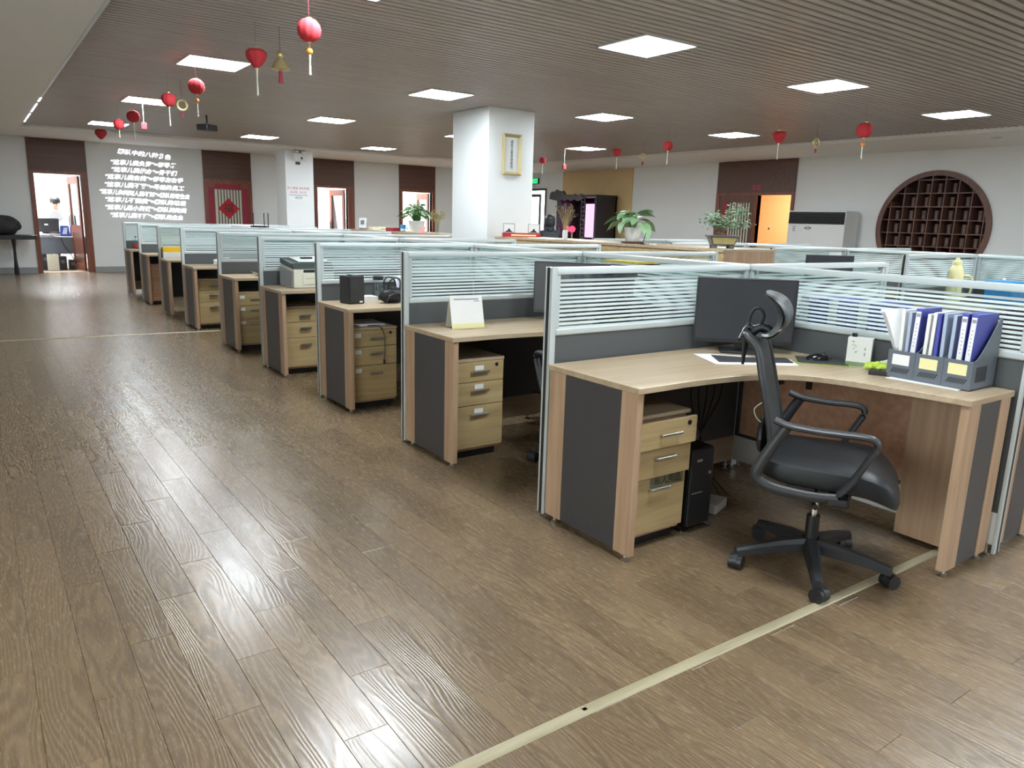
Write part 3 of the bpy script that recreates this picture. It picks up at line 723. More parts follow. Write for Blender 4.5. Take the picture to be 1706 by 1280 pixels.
# ------------------------------------------------------------------ on the pillar and column
A = on_y(837, 222, PY0); B = on_y(866, 293, PY0)
t = thing('picture_frame', 'narrow gold framed vertical calligraphy on the thick pillar', 'picture', ((A.x + B.x) / 2, PY0 - 0.002, (A.z + B.z) / 2))
fw, fh = (B.x - A.x) / 2, (A.z - B.z) / 2
def insq(d): return [(-fw + d, -fh + d), (fw - d, -fh + d), (fw - d, fh - d), (-fw + d, fh - d)]
lv = [(0, 0.0), (0, -0.03), (0.012, -0.038), (0.042, -0.014), (0.042, 0.0)]
vs = [(x, yv, z) for d, yv in lv for x, z in insq(d)]
fs = [(j * 4 + i, j * 4 + (i + 1) % 4, (j + 1) * 4 + (i + 1) % 4, (j + 1) * 4 + i) for j in range(len(lv) - 1) for i in range(4)]
part(t, 'frame', MB().add(vs, fs), M['goldtrim'])
cv = part(t, 'canvas', MB().box(-fw + 0.042, -0.01, -fh + 0.042, fw - 0.042, -0.002, fh - 0.042), M['wall'])
for k, ch in enumerate('诚信立業厚德載物'):
    obj('character', text_mesh(ch, 0.05, M['ink']), cv, (0.0, -0.0115, fh * 0.62 - k * fh * 1.24 / 7), (PI / 2, 0, 0))
A = on_y(487, 250, 14.55); B = on_y(507, 266, 14.55)
t = thing('emergency_lamp', 'twin head white emergency lamp on top of the square column', 'lamp', ((A.x + B.x) / 2, 14.547, (A.z + B.z) / 2))
part(t, 'box', MB().box(-0.13, -0.06, -0.13, 0.13, 0, 0.03), M['white'], bevel=0.006)
for sx in (-0.075, 0.075):
    h = part(t, 'lamp_head', MB().lathe([(0.03, 0), (0.055, 0.02), (0.055, 0.05), (0.045, 0.055)], n=16).xf(Matrix.Translation((sx, -0.045, 0.075)) @ Matrix.Rotation(R(70), 4, 'X')), M['steel'], True)
part(t, 'plate', MB().box(0.03, -0.063, -0.1, 0.075, -0.0605, -0.05), M['greyplastic'])
q = on_y(496, 272, 14.55)
solo('small_sign', 'small dark green plate under the emergency lamp', 'sign', MB().box(-0.055, -0.006, -0.03, 0.055, 0, 0.03), M['screen'], (q.x, 14.547, q.z), bevel=0.002)
A = on_y(480, 311, 14.55); B = on_y(514, 332, 14.55)
t = thing('notice_poster', 'pale notice with red and blue lines on square column', 'poster', ((A.x + B.x) / 2, 14.547, (A.z + B.z) / 2))
nw, nh = (B.x - A.x) / 2, (A.z - B.z) / 2 + 0.04
sh = part(t, 'sheet', MB().box(-nw, -0.003, -nh, nw, 0, nh), M['paper'])
obj('lettering', text_mesh('员工通道 请勿停留', 0.062, M['redink']), sh, (0, -0.0045, 0.10), (PI / 2, 0, 0))
obj('lettering', text_mesh('会议室 . 办公区', 0.058, M['redink']), sh, (0, -0.0045, 0.01), (PI / 2, 0, 0))
part(sh, 'rule', MB().box(-nw * 0.95, -0.005, -0.055, nw * 0.95, -0.0035, -0.045), M['blueink'])
obj('lettering', text_mesh('请签到', 0.06, M['blueink']), sh, (0, -0.0045, -0.11), (PI / 2, 0, 0))
# ------------------------------------------------------------------ workstations
YS = [0.0, 1.4167, 2.8249, 4.2215, 5.6184, 7.295, 8.6975, 10.1629, 11.5463]
LY, LX, PH, DZ = 1.4075, 1.42, 1.185, 0.75
def desk_outline(LY):
    f = spline([(x, y, 0) for x, y in [(-0.01, -0.612), (0.16, -0.611), (0.33, -0.611), (0.60, -0.640), (0.77, -0.705), (0.865, -0.80), (0.925, -0.95), (0.962, -1.13), (0.985, -1.26), (1.0, -LY + 0.006)]], 5)
    return [(p.x, p.y) for p in f] + [(1.388, -LY + 0.006), (1.388, -0.032), (-0.01, -0.032)]

def build_desk(label, loc, group, LY=LY):
    outline = desk_outline(LY)
    t = thing('office_desk', label, 'desk', loc, 0, group)
    part(t, 'desktop', MB().prism(outline, 0.724, DZ), M['oakX'], bevel=0.002, seg=1)
    # aisle end panel: oak strips around a charcoal board
    part(t, 'end_panel', MB().box(0.004, -0.505, 0.03, 0.026, -0.145, 0.7235), M['char'])
    part(t, 'panel_strip', MB().box(0.0, -0.60, 0.025, 0.034, -0.505, 0.7235), M['oakZ'], bevel=0.002, seg=1)
    part(t, 'panel_strip', MB().box(0.0, -0.145, 0.03, 0.034, -0.035, 0.7235), M['oakZ'], bevel=0.002, seg=1)
    # end panel of the short arm
    ye = -LY + 0.012
    part(t, 'end_panel', MB().box(1.105, ye + 0.004, 0.03, 1.285, ye + 0.026, 0.7235), M['char'])
    part(t, 'panel_strip', MB().box(1.005, ye, 0.025, 1.105, ye + 0.034, 0.7235), M['oakZ'], bevel=0.002, seg=1)
    part(t, 'panel_strip', MB().box(1.285, ye, 0.03, 1.375, ye + 0.034, 0.7235), M['oakZ'], bevel=0.002, seg=1)
    part(t, 'modesty_panel', MB().box(1.355, -LY + 0.05, 0.24, 1.372, -0.08, 0.7235), M['oakM'])
    part(t, 'support_panel', MB().box(1.245, -LY + 0.046, 0.03, 1.262, -1.06, 0.70), M['oakZ'])
    part(t, 'bracket', MB().box(0.98, -0.72, 0.66, 1.0, -0.70, 0.7235).box(0.86, -0.58, 0.66, 0.99, -0.56, 0.7235), M['black'])
    for fx, fy in ((0.017, -0.565), (0.017, -0.09), (1.04, ye + 0.017), (1.34, ye + 0.017)):
        part(t, 'foot', MB().lathe([(0.016, 0.0), (0.018, 0.006), (0.007, 0.01), (0.007, 0.03)], (fx, fy, 0), 12), M['steel'], True)
    return t

def build_partition(name, label, L, loc, rz, group, end=True):
    t = thing(name, label, 'divider', loc, rz, group)
    if end:
        part(t, 'end_post', MB().box(0, -0.026, 0.02, 0.03, -0.006, PH).box(0, 0.016, 0.02, 0.03, 0.026, PH).box(0.012, -0.006, 0.02, 0.03, 0.016, PH), M['alu'], bevel=0.0015, seg=1)
        part(t, 'dark_slot', MB().box(0.002, -0.0055, 0.02, 0.0115, 0.0155, PH - 0.003), M['black'])
    else:
        part(t, 'end_post', MB().box(0, -0.026, 0.02, 0.03, 0.026, PH), M['alu'], bevel=0.0015, seg=1)
    prof = [(-0.024, PH - 0.032), (0.024, PH - 0.032), (0.026, PH - 0.022), (0.022, PH - 0.006), (0.012, PH), (-0.012, PH), (-0.022, PH - 0.006), (-0.026, PH - 0.022)]
    part(t, 'top_rail', MB().extr([(0.0305, a, b) for a, b in prof], (L - 0.031, 0, 0)), M['alu'], True)
    part(t, 'stile', MB().box(0.0305, -0.02, 0.909, 0.055, 0.02, PH - 0.0325), M['alu'], bevel=0.003, seg=1)
    part(t, 'stile', MB().box(L - 0.027, -0.02, 0.909, L - 0.001, 0.02, PH - 0.0325), M['alu'], bevel=0.003, seg=1)
    part(t, 'glass_pane', MB().box(0.0553, -0.0025, 0.909, L - 0.0275, 0.0025, PH - 0.0325), M['stripes'])
    part(t, 'middle_rail', MB().box(0.0305, -0.026, 0.875, L - 0.001, 0.026, 0.9087), M['alu'], bevel=0.008, seg=2)
    part(t, 'board', MB().box(0.0305, -0.018, 0.205, L - 0.001, 0.018, 0.8747), M['charpanel'])
    part(t, 'kick_board', MB().box(0.0305, -0.02, 0.06, L - 0.001, 0.02, 0.2047), M['oakX'] if end else M['white'])
    for fx in (0.015, L - 0.03):
        part(t, 'foot', MB().lathe([(0.015, 0), (0.017, 0.006), (0.006, 0.01), (0.006, 0.06 if fx > 0.5 else 0.02)], (fx, 0, 0), 12), M['steel'], True)
    return t

desk_labels = [
    'oak L-shaped desk with file organiser and monitor, mesh chair pulled out beside',
    'oak L-shaped desk with a standing desk calendar near the aisle end',
    'oak L-shaped desk carrying a black speaker and dark handbag',
    'oak L-shaped desk carrying the ivory laser printer',
    'oak L-shaped desk with one curled white paper by the aisle',
    'oak L-shaped desk with a crumpled plastic bag on it',
    'oak L-shaped desk carrying a yellow and white card box',
    'empty oak L-shaped desk with plain brown cabinet under it',
    'oak L-shaped desk with red bottle nearest the back wall']
desk0 = build_desk(desk_labels[0], (0, YS[0], 0), 'L-shaped desks along the aisle')
cross0 = build_partition('divider_screen', 'striped frosted glass cross divider ending at the open aisle', LX - 0.03, (0, YS[0], 0), 0, 'cross partitions along the aisle')
desk1 = build_desk(desk_labels[1], (0, YS[1], 0), 'L-shaped desks along the aisle', 1.35)
cross_labels = ['striped glass divider between the file organiser desk and calendar desk', 'striped glass divider between the calendar desk and handbag desk', 'striped glass divider between the handbag desk and printer desk', 'striped glass divider behind the ivory laser printer', 'striped glass divider behind the curled white paper', 'striped glass divider behind the crumpled plastic bag', 'striped glass divider behind the yellow and white card box', 'striped glass divider behind the empty aisle desk', 'striped glass divider behind the red labelled bottle, facing the back wall']
cross0['label'] = cross_labels[0]
for k in range(1, 9):
    if k > 1: dup(desk1, (0, YS[k], 0), 0, desk_labels[k])
    dup(cross0, (0, YS[k], 0), 0, cross_labels[k])
spine = {}
def spine_at(x, y, L, label, group):
    key = round(L, 3)
    if key not in spine:
        spine[key] = build_partition('spine_screen', label, L, (x, y, 0), -PI / 2, group, end=False)
        return spine[key]
    return dup(spine[key], (x, y, 0), -PI / 2, label, group)
SPL = 'striped glass spine divider between back to back aisle desks'
SPG = 'spine partitions of the aisle block'
sp0 = spine_at(LX, YS[0] + 0.015, LY + 0.02, 'striped glass spine divider behind the file organiser', SPG)
part(sp0, 'near_post', MB().box(LY + 0.0195, -0.026, 0.02, LY + 0.0325, 0.026, PH), M['alu'], bevel=0.0015, seg=1)
part(sp0, 'dark_slot', MB().box(LY + 0.0326, -0.004, 0.02, LY + 0.0336, 0.012, PH - 0.004), M['black'])
for k in range(1, 9):
    spine_at(LX, YS[k] + 0.015, YS[k] - YS[k - 1] - 0.005, SPL, SPG)
# far side of the aisle block, mirrored
for k in range(0, 9):
    dup(desk1 if k else desk0, (2 * LX, YS[k], 0), 0, 'oak L-shaped desk on the cabinet side of the spine divider', 'desks facing the low cabinets', (-1, 1, 1))
    dup(cross0, (2 * LX, YS[k], 0), 0, 'striped glass cross divider on the cabinet side of the spine', 'cross partitions facing the low cabinets', (-1, 1, 1))
# the second block beyond the cabinets
CX0 = 4.76
YC = [-0.55, 0.86, 2.27, 3.68, 5.09]
for i, yy in enumerate(YC):
    dup(cross0, (CX0, yy, 0), 0, 'striped glass cross divider of the block behind the cabinets', 'cross partitions of the rear block')
    dup(cross0, (CX0 + 2 * LX, yy, 0), 0, 'striped glass cross divider of the rear block facing the round shelf', 'rear block partitions facing the right wall', (-1, 1, 1))
    dup(desk1, (CX0, yy, 0), 0, 'oak L-shaped desk of the block behind the cabinets', 'desks of the rear block')
    dup(desk1, (CX0 + 2 * LX, yy, 0), 0, 'oak L-shaped desk of the rear block facing the round shelf', 'rear block desks facing the right wall', (-1, 1, 1))
    spine_at(CX0 + LX, yy + 0.015, 1.405, 'striped glass spine divider of the rear block', 'spine partitions of the rear block')

# ------------------------------------------------------------------ low cabinets along the middle
def cabinet(y0, y1, x0, x1, ztop, label, group):
    t = thing('low_cabinet', label, 'cabinet', (0, 0, 0), 0, group)
    part(t, 'body', MB().box(x0 + 0.02, y0 + 0.002, 0.02, x1, y1 - 0.002, ztop - 0.03), M['oakZ'])
    ym = (y0 + y1) / 2
    for a, b in ((y0, ym), (ym, y1)):
        d = part(t, 'door', MB().box(x0, a + 0.004, 0.06, x0 + 0.0195, b - 0.004, ztop - 0.034), M['oakD'], bevel=0.002, seg=1)
        part(d, 'lock', MB().cyl((x0 - 0.004, (a if b == y1 else b) + (0.05 if b == y1 else -0.05), ztop - 0.12), (x0, (a if b == y1 else b) + (0.05 if b == y1 else -0.05), ztop - 0.12), 0.01, n=10), M['greyplastic'])
    part(t, 'top', MB().box(x0 - 0.01, y0 + 0.001, ztop - 0.0295, x1, y1 - 0.001, ztop), M['oakX'], bevel=0.002, seg=1)
    return t
CBX0, CBX1, CBZ = 3.84, 4.64, 1.17
ysp = [2.14 + i * (6.09 - 2.14) / 4 for i in range(5)]
for i in range(4):
    cabinet(ysp[i], ysp[i + 1], CBX0, CBX1, CBZ, ['low oak cabinet with double doors under the bonsai', 'low oak cabinet with double doors under the broad leaved plant', 'low oak cabinet with double doors under the dried grass', 'low oak cabinet with double doors under the red photo display'][i], 'low oak cabinets before the pillar')
for i in range(4):
    y0 = 7.06 + i * 1.0
    cabinet(y0, y0 + 0.995, CBX0, CBX1, CBZ - 0.02, ['low oak cabinet under the pale dried flowers', 'low oak cabinet under the bushy trailing plant', 'low oak cabinet under the magazine pile', 'low oak cabinet under the white easel calendar'][i], 'low oak cabinets behind the pillar')

# ------------------------------------------------------------------ drawer pedestals
def pedestal(label, loc, open_=(0, 0, 0), handle='bar', tags=(), group=None, lock=True, mat='oakD'):
    t = thing('drawer_pedestal', label, 'drawer unit', loc, 0, group)
    w, dpt = 0.34, 0.46
    part(t, 'body', MB().box(0, 0.02, 0.05, w, dpt, 0.585), M['oakZ'], bevel=0.002, seg=1)
    part(t, 'top', MB().box(-0.004, -0.002, 0.5855, w + 0.004, dpt + 0.002, 0.603), M['oakX'], bevel=0.002, seg=1)
    part(t, 'plinth', MB().box(0.02, 0.05, 0.0, w - 0.02, dpt - 0.03, 0.05), M['black'])
    for i, (z0, z1) in enumerate(((0.466, 0.583), (0.328, 0.462), (0.07, 0.324))):
        yo = -open_[i]
        d = part(t, 'drawer', MB().box(0.0, yo, z0, w, yo + 0.0195, z1) if not open_[i] else MB().box(0.0, yo, z0, w, yo + 0.018, z1).box(0.015, yo + 0.018, z0 + 0.02, 0.028, 0.0195, z1 - 0.02).box(w - 0.028, yo + 0.018, z0 + 0.02, w - 0.015, 0.0195, z1 - 0.02), M[mat], bevel=0.0015, seg=1)
        zc = {0: 0.525, 1: 0.415, 2: 0.27}[i]
        hx = w * 0.5
        if handle == 'bar':
            part(d, 'handle', MB().box(hx - 0.06, yo - 0.024, zc - 0.004, hx + 0.06, yo - 0.012, zc + 0.006).box(hx - 0.055, yo - 0.013, zc - 0.003, hx - 0.045, yo, zc + 0.004).box(hx + 0.045, yo - 0.013, zc - 0.003, hx + 0.055, yo, zc + 0.004), M['steel'], bevel=0.001, seg=1)
        else:
            part(d, 'handle', MB().box(hx - 0.05, yo - 0.022, zc - 0.012, hx + 0.05, yo, zc - 0.006).box(hx - 0.05, yo - 0.022, zc - 0.012, hx + 0.05, yo - 0.019, zc + 0.006), M['steel'], bevel=0.001, seg=1)
        if i in tags:
            if isinstance(tags, dict) and tags[i] == 'corner':
                part(d, 'name_sticker', MB().box(0.012, yo - 0.0015, z1 - 0.05, 0.06, yo - 0.0002, z1 - 0.018), M['paper'])
            else:
                part(d, 'name_sticker', MB().box(hx - 0.03, yo - 0.0015, zc + 0.008, hx + 0.03, yo - 0.0002, zc + 0.035), M['paper'])
        if i == 0 and lock:
            part(d, 'lock', MB().cyl((w - 0.05, yo - 0.004, 0.558), (w - 0.05, yo, 0.558), 0.011, n=12), M['black'])
    return t
PX = 0.055
p0 = pedestal('oak drawer pedestal with slightly open drawers and lettered label', (PX, -0.53, 0), (0.045, 0.02, 0.0), 'bar', {}, 'drawer pedestals under the aisle desks')
d3_ = [c for c in p0.children if c.name.startswith('drawer')][2]
lb = part(d3_, 'label_strip', MB().box(0.12, -0.0014, 0.272, 0.325, -0.0002, 0.322), M['clear'])
obj('lettering', text_mesh('私人用品', 0.042, M['ink']), lb, (0.228, -0.0018, 0.297), (PI / 2, 0, 0))
p1 = pedestal('oak drawer pedestal with white stickers above the handles', (PX + 0.005, YS[1] - 0.51, 0), (0, 0, 0), 'bar', {0: 'c', 1: 'c', 2: 'c'}, 'drawer pedestals under the aisle desks')
p2 = pedestal('oak drawer pedestal with corner stickers and papers on top', (PX + 0.005, YS[2] - 0.53, 0), (0, 0, 0), 'thin', {0: 'corner', 1: 'corner', 2: 'corner'}, 'drawer pedestals under the aisle desks')
p3 = pedestal('oak drawer pedestal under the printer desk', (PX + 0.005, YS[3] - 0.5, 0), (0, 0, 0), 'wide', {}, 'drawer pedestals under the aisle desks', lock=False)
p4 = pedestal('oak drawer pedestal with corner stickers under the curled paper desk', (PX + 0.005, YS[4] - 0.5, 0), (0, 0, 0), 'bar', {0: 'corner', 1: 'corner', 2: 'corner'}, 'drawer pedestals under the aisle desks', lock=False)
p5 = pedestal('oak drawer pedestal under the desk with plastic bag', (PX + 0.005, YS[5] - 0.5, 0), (0, 0, 0), 'wide', {}, 'drawer pedestals under the aisle desks', lock=False)
t = thing('plain_cabinet', 'plain brown closed cabinet under an empty desk', 'cabinet', (PX, YS[7] - 0.5, 0))
part(t, 'body', MB().box(0, 0.02, 0.05, 0.36, 0.46, 0.60), M['oakZ'])
part(t, 'door', MB().box(0, 0, 0.055, 0.36, 0.0195, 0.595), M['oakM'], bevel=0.002, seg=1)
part(t, 'plinth', MB().box(0.02, 0.05, 0, 0.34, 0.44, 0.05), M['black'])
pp = MB()
for i in range(5):
    a = random.uniform(-0.25, 0.25); pp.obox((0.17, 0.2, 0.002 + i * 0.003), (0.105 * math.cos(a), 0.105 * math.sin(a), 0), (-0.14 * math.sin(a), 0.14 * math.cos(a), 0), (0, 0, 0.0012))
solo('paper_pile', 'loose papers lying on the pedestal with corner stickers', 'papers', pp, M['paper'], (PX + 0.005, YS[2] - 0.53, 0.604))
t = thing('charging_cable', 'thin black charging cable hanging before the sticker pedestal', 'cable', (PX + 0.2, YS[2] - 0.535, 0.6045))
part(t, 'cord', MB().tube(spline([(-0.06, 0.06, 0.004), (0.0, 0.0, 0.006), (0.035, -0.012, -0.05), (0.042, -0.014, -0.16), (0.036, -0.014, -0.24)], 5), 0.003, 6), M['black'], True)
part(t, 'plug', MB().cyl((0.036, -0.014, -0.275), (0.036, -0.014, -0.24), 0.008, n=8), M['black'])
# ------------------------------------------------------------------ office chair
def arc(pts, k=6): return spline([Vector(p) for p in pts], k)
def build_chair(label, loc, rz, base_ang=0.0):
    t = thing('office_chair', label, 'chair', loc, rz)
    # five star base, angles given in the world frame
    for i in range(5):
        a = base_ang - rz + i * 2 * PI / 5
        c, s = math.cos(a), math.sin(a)
        mb = MB(); vs = []; st = [(0.03, 0.108, 0.031, 0.028), (0.12, 0.102, 0.027, 0.024), (0.23, 0.087, 0.022, 0.019), (0.312, 0.073, 0.019, 0.015)]
        for r, z, hw, hh in st:
            for dy, dz in ((-1, -1), (1, -1), (1, 0.4), (0.55, 1), (-0.55, 1), (-1, 0.4)):
                vs.append((r * c - dy * hw * s, r * s + dy * hw * c, z + dz * hh))
        fs = [(j * 6 + k, j * 6 + (k + 1) % 6, (j + 1) * 6 + (k + 1) % 6, (j + 1) * 6 + k) for j in range(3) for k in range(6)]
        fs += [tuple(range(5, -1, -1)), tuple(range(18, 24))]
        lg = part(t, 'base_leg', mb.add(vs, fs), M['greyplastic'], True)
        mb = MB(); hx, hy = 0.30 * c, 0.30 * s
        sw = a + 0.9
        ax = Vector((-math.sin(sw), math.cos(sw), 0)); cc = Vector((hx + 0.012 * math.cos(sw), hy + 0.012 * math.sin(sw), 0.0302))
        for sg in (-1, 1): mb.cyl(cc + ax * (sg * 0.008), cc + ax * (sg * 0.027), 0.030, 0.030, 16)
        cs = part(lg, 'caster', mb, M['black'], True)
        part(lg, 'caster_hood', MB().cyl(cc - ax * 0.0075 + Vector((0, 0, 0.004)), cc + ax * 0.0075 + Vector((0, 0, 0.004)), 0.0305, n=16).cyl((hx, hy, 0.045), (hx, hy, 0.062), 0.008, n=8), M['greyplastic'], True)
    part(t, 'hub', MB().lathe([(0.03, 0.07), (0.042, 0.08), (0.042, 0.125), (0.03, 0.13)], n=20), M['black'], True)
    part(t, 'column_sleeve', MB().cyl((0, 0, 0.128), (0, 0, 0.235), 0.026, n=16), M['black'], True)
    part(t, 'gas_lift', MB().cyl((0, 0, 0.235), (0, 0, 0.345), 0.014, n=16), M['chrome'], True)
    part(t, 'tilt_mechanism', MB().box(-0.11, -0.06, 0.345, 0.10, 0.06, 0.395).box(0.06, -0.17, 0.335, 0.13, -0.12, 0.405).box(0.06, -0.12, 0.36, 0.12, 0.12, 0.39), M['black'], bevel=0.01)
    part(t, 'tilt_lever', MB().tube([(0.0, -0.06, 0.36), (0.0, -0.2, 0.355), (0.01, -0.245, 0.352)], [0.006, 0.006, 0.011], 8), M['black'], True)
    # seat cushion
    def seat(u, v):
        a = 2 * PI * u; ca, sa = math.cos(a), math.sin(a)
        e = 0.42
        X = math.copysign(abs(ca) ** e, ca); Y = math.copysign(abs(sa) ** e, sa)
        rad = [0.0, 0.55, 0.86, 0.97, 1.0, 0.985, 0.9, 0.5, 0.0][min(8, round(v * 8))]
        h = [0.05, 0.05, 0.042, 0.022, -0.005, -0.03, -0.042, -0.045, -0.045][min(8, round(v * 8))]
        x = 0.035 + 0.265 * X * rad; yv = 0.245 * Y * rad * (1 - 0.06 * max(0, -X))
        z = 0.455 + h - 0.07 * max(0, (x - 0.14) / 0.16) ** 2 + 0.012 * max(0, (-x) / 0.2) ** 2 + (0.012 * (abs(yv) / 0.24) ** 2 if h > 0 else 0)
        return (x, yv, z)
    part(t, 'seat', MB().grid(seat, 40, 9, True), M['leather'], True)
    # back: curved plate with a raised rim
    prof = arc([(-0.175, 0, 0.50), (-0.187, 0, 0.60), (-0.21, 0, 0.70), (-0.24, 0, 0.82), (-0.262, 0, 0.905), (-0.282, 0, 0.937), (-0.318, 0, 0.968)], 4)
    n = len(prof)
    def backf(off, wf):
        def fn(u, v):
            k = v * (n - 1); i = min(int(k), n - 2); p = prof[i].lerp(prof[i + 1], k - i)
            q = -1 + 2 * u
            w = (0.165 - 0.03 * max(0, (p.z - 0.8) / 0.17)) * wf
            return (p.x + off + 0.012 * (1 - q * q) * -0.6, q * w, p.z)
        return fn
    mesh_mb = MB().grid(backf(0.004, 0.9), 11, n).grid(backf(-0.004, 0.9), 11, n)
    part(t, 'back_mesh', mesh_mb, M['cloth'], True)
    rim = []
    for q in prof: rim.append((q.x, -(0.165 - 0.03 * max(0, (q.z - 0.8) / 0.17)), q.z))
    top = prof[-1]
    rim2 = [(top.x - 0.017 * (1 - (s / 0.18) ** 2), s, top.z) for s in (-0.12, -0.06, 0, 0.06, 0.12)]
    rimr = [(a, -b, c) for a, b, c in reversed(rim)]
    low = prof[0]
    rim3 = [(low.x - 0.012, s, low.z - 0.004) for s in (0.15, 0.08, 0, -0.08, -0.15)]
    part(t, 'back_frame', MB().tube(rim + rim2 + rimr + rim3 + [rim[0]], 0.014, 10, 0.9, up=(1, 0.0, 0.2)), M['greyplastic'], True)
    part(t, 'lumbar_pad', MB().ball((-0.225, 0, 0.56), 0.025, 0.16, 0.085), M['black'], True)
    # arm loops
    for sy, sh in ((-0.272, 0.0), (0.272, -0.05)):
        a = arc([(0.085 + sh, sy, 0.425), (0.12 + sh, sy, 0.475), (0.165 + sh, sy, 0.565), (0.192 + sh, sy, 0.625), (0.178 + sh, sy, 0.650), (0.13 + sh, sy, 0.656), (0.0, sy, 0.655), (-0.11, sy, 0.662), (-0.165, sy, 0.678)], 4)
        b = arc([(-0.12, sy, 0.655), (-0.15, sy, 0.60), (-0.19, sy, 0.52), (-0.212, sy, 0.46), (-0.19, sy, 0.425), (-0.12, sy, 0.408), (0.0, sy, 0.402), (0.085 + sh, sy, 0.41)], 4)
        lp = part(t, 'armrest', MB().tube(a, 0.0135, 10, 1.6, up=(0.3, 0, 1)), M['greyplastic'], True)
        part(lp, 'arm_support', MB().tube(b, [0.023 - 0.006 * abs(k / len(b) - 0.4) for k in range(len(b))], 10, 0.8, up=(1, 0, 0.3)), M['greyplastic'], True)
        part(lp, 'arm_bracket', MB().box(0.05 + sh, sy - 0.018 * (1 if sy < 0 else -1), 0.385, 0.12 + sh, sy * 0.6, 0.412), M['black'], bevel=0.004)
    # headrest
    hp = arc([(-0.275, 0, 0.962), (-0.235, 0, 0.968), (-0.205, 0, 1.0), (-0.195, 0, 1.045), (-0.21, 0, 1.085), (-0.24, 0, 1.112), (-0.275, 0, 1.128)], 4); m = len(hp)
    def headf(off):
        def fn(u, v):
            k = v * (m - 1); i = min(int(k), m - 2); p = hp[i].lerp(hp[i + 1], k - i)
            d = (hp[i + 1] - hp[i]).normalized(); nrm = Vector((d.z, 0, -d.x))
            q = -1 + 2 * u; w = 0.135 * (1 - 0.35 * (2 * v - 1) ** 4)
            th = off * (0.35 + 0.65 * math.sin(PI * min(max(v, 0.06), 0.94))) * (1 - q ** 6 * 0.8)
            return (p.x + nrm.x * th + 0.012 * q * q, q * w, p.z + nrm.z * th)
        return fn
    hd = part(t, 'headrest', MB().grid(headf(0.021), 13, m).grid(headf(-0.019), 13, m), M['greyplastic'], True)
    part(t, 'headrest_mount', MB().tube(arc([(-0.31, 0, 0.965), (-0.285, 0, 0.985), (-0.255, 0, 0.985), (-0.23, 0, 0.965)], 4), 0.017, 10), M['greyplastic'], True)
    # coat hanger behind
    hg = part(t, 'coat_hanger', MB().tube(arc([(-0.325, 0, 0.985), (-0.325, 0, 1.03), (-0.31, 0, 1.06), (-0.288, 0, 1.062), (-0.272, 0, 1.035), (-0.282, 0, 0.995)], 5), 0.006, 8).tube([(-0.328, 0, 1.0), (-0.336, 0, 0.92), (-0.338, 0, 0.83)], [0.012, 0.012, 0.006], 8).tube(arc([(-0.335, -0.17, 0.955), (-0.332, -0.08, 0.985), (-0.33, 0, 0.99), (-0.332, 0.08, 0.985), (-0.335, 0.17, 0.955)], 4), 0.007, 8).tube([(-0.33, 0, 0.985), (-0.29, 0, 0.972)], 0.012, 8), M['black'], True)
    part(t, 'pull_cord', MB().tube(arc([(-0.235, -0.1, 0.70), (-0.262, -0.1, 0.67), (-0.25, -0.1, 0.635), (-0.225, -0.1, 0.615)], 4), 0.0025, 6), M['offwhite'], True)
    return t
chair = build_chair('black high-back office chair with headrest standing at the file organiser desk', (0.62, -1.03, 0), R(-61), R(147))
dup(chair, (0.74, 0.53, 0), R(84), 'black office chair tucked under the desk with calendar')

# ------------------------------------------------------------------ monitors
def build_monitor(label, loc, rz, w=0.505, h=0.315, zb=0.075):
    t = thing('computer_monitor', label, 'monitor', loc, rz)
    # faces local -x
    part(t, 'bezel', MB().box(-0.012, -w / 2, zb, 0.022, w / 2, zb + h), M['black'], bevel=0.004)
    part(t, 'screen', MB().box(-0.0135, -w / 2 + 0.01, zb + 0.022, -0.0122, w / 2 - 0.01, zb + h - 0.01), M['screen'])
    part(t, 'rear_shell', MB().box(0.0222, -w * 0.3, zb + 0.05, 0.05, w * 0.3, zb + h - 0.06), M['black'], bevel=0.012)
    part(t, 'neck', MB().box(0.022, -0.035, 0.012, 0.04, 0.035, zb + 0.12), M['black'], bevel=0.004)
    part(t, 'stand', MB().box(-0.07, -0.11, 0.0, 0.10, 0.11, 0.012), M['black'], bevel=0.004)
    return t
mo = build_monitor('wide black switched-off monitor on the file organiser desk', (1.10, -0.235, DZ + 0.001), R(43.5), 0.495, 0.335, 0.045)
dup(mo, (1.06, 1.10, DZ + 0.001), R(44), 'black monitor in the corner of the desk with calendar')
# rear block monitors
dup(mo, (5.02, 1.75, DZ + 0.001), R(58), 'black monitor showing above partition before the air conditioner')

# ------------------------------------------------------------------ things on the near desk
def quad_sheet(name, label, cat, pts, z, th, mat, group=None):
    c = sum((Vector((p[0], p[1], 0)) for p in pts), Vector()) / len(pts)
    return solo(name, label, cat, MB().prism([(p[0] - c.x, p[1] - c.y) for p in pts], 0, th), mat, (c.x, c.y, z), group=group)
Z0 = DZ + 0.0006
quad_sheet('paper_sheet', 'large white paper under the black desk pad', 'paper', [(0.70, -0.40), (1.03, -0.62), (1.14, -0.50), (0.90, -0.20), (0.82, -0.16)], Z0, 0.002, M['paper'])
quad_sheet('desk_pad', 'black desk pad lying on white paper before the monitor', 'desk pad', [(0.75, -0.38), (1.06, -0.57), (1.14, -0.47), (0.96, -0.36), (0.86, -0.24)], Z0 + 0.0025, 0.004, M['char'])
t = thing('mouse_pad', 'dark mouse pad with green rim beside the monitor', 'mouse pad', (1.245, -0.60, Z0 + 0.0005), R(38))
part(t, 'rim', MB().box(-0.105, -0.12, 0, 0.105, 0.12, 0.002), M['lime'], bevel=0.0008, seg=1)
part(t, 'surface', MB().box(-0.1, -0.115, 0.002, 0.1, 0.115, 0.0035), M['char'])
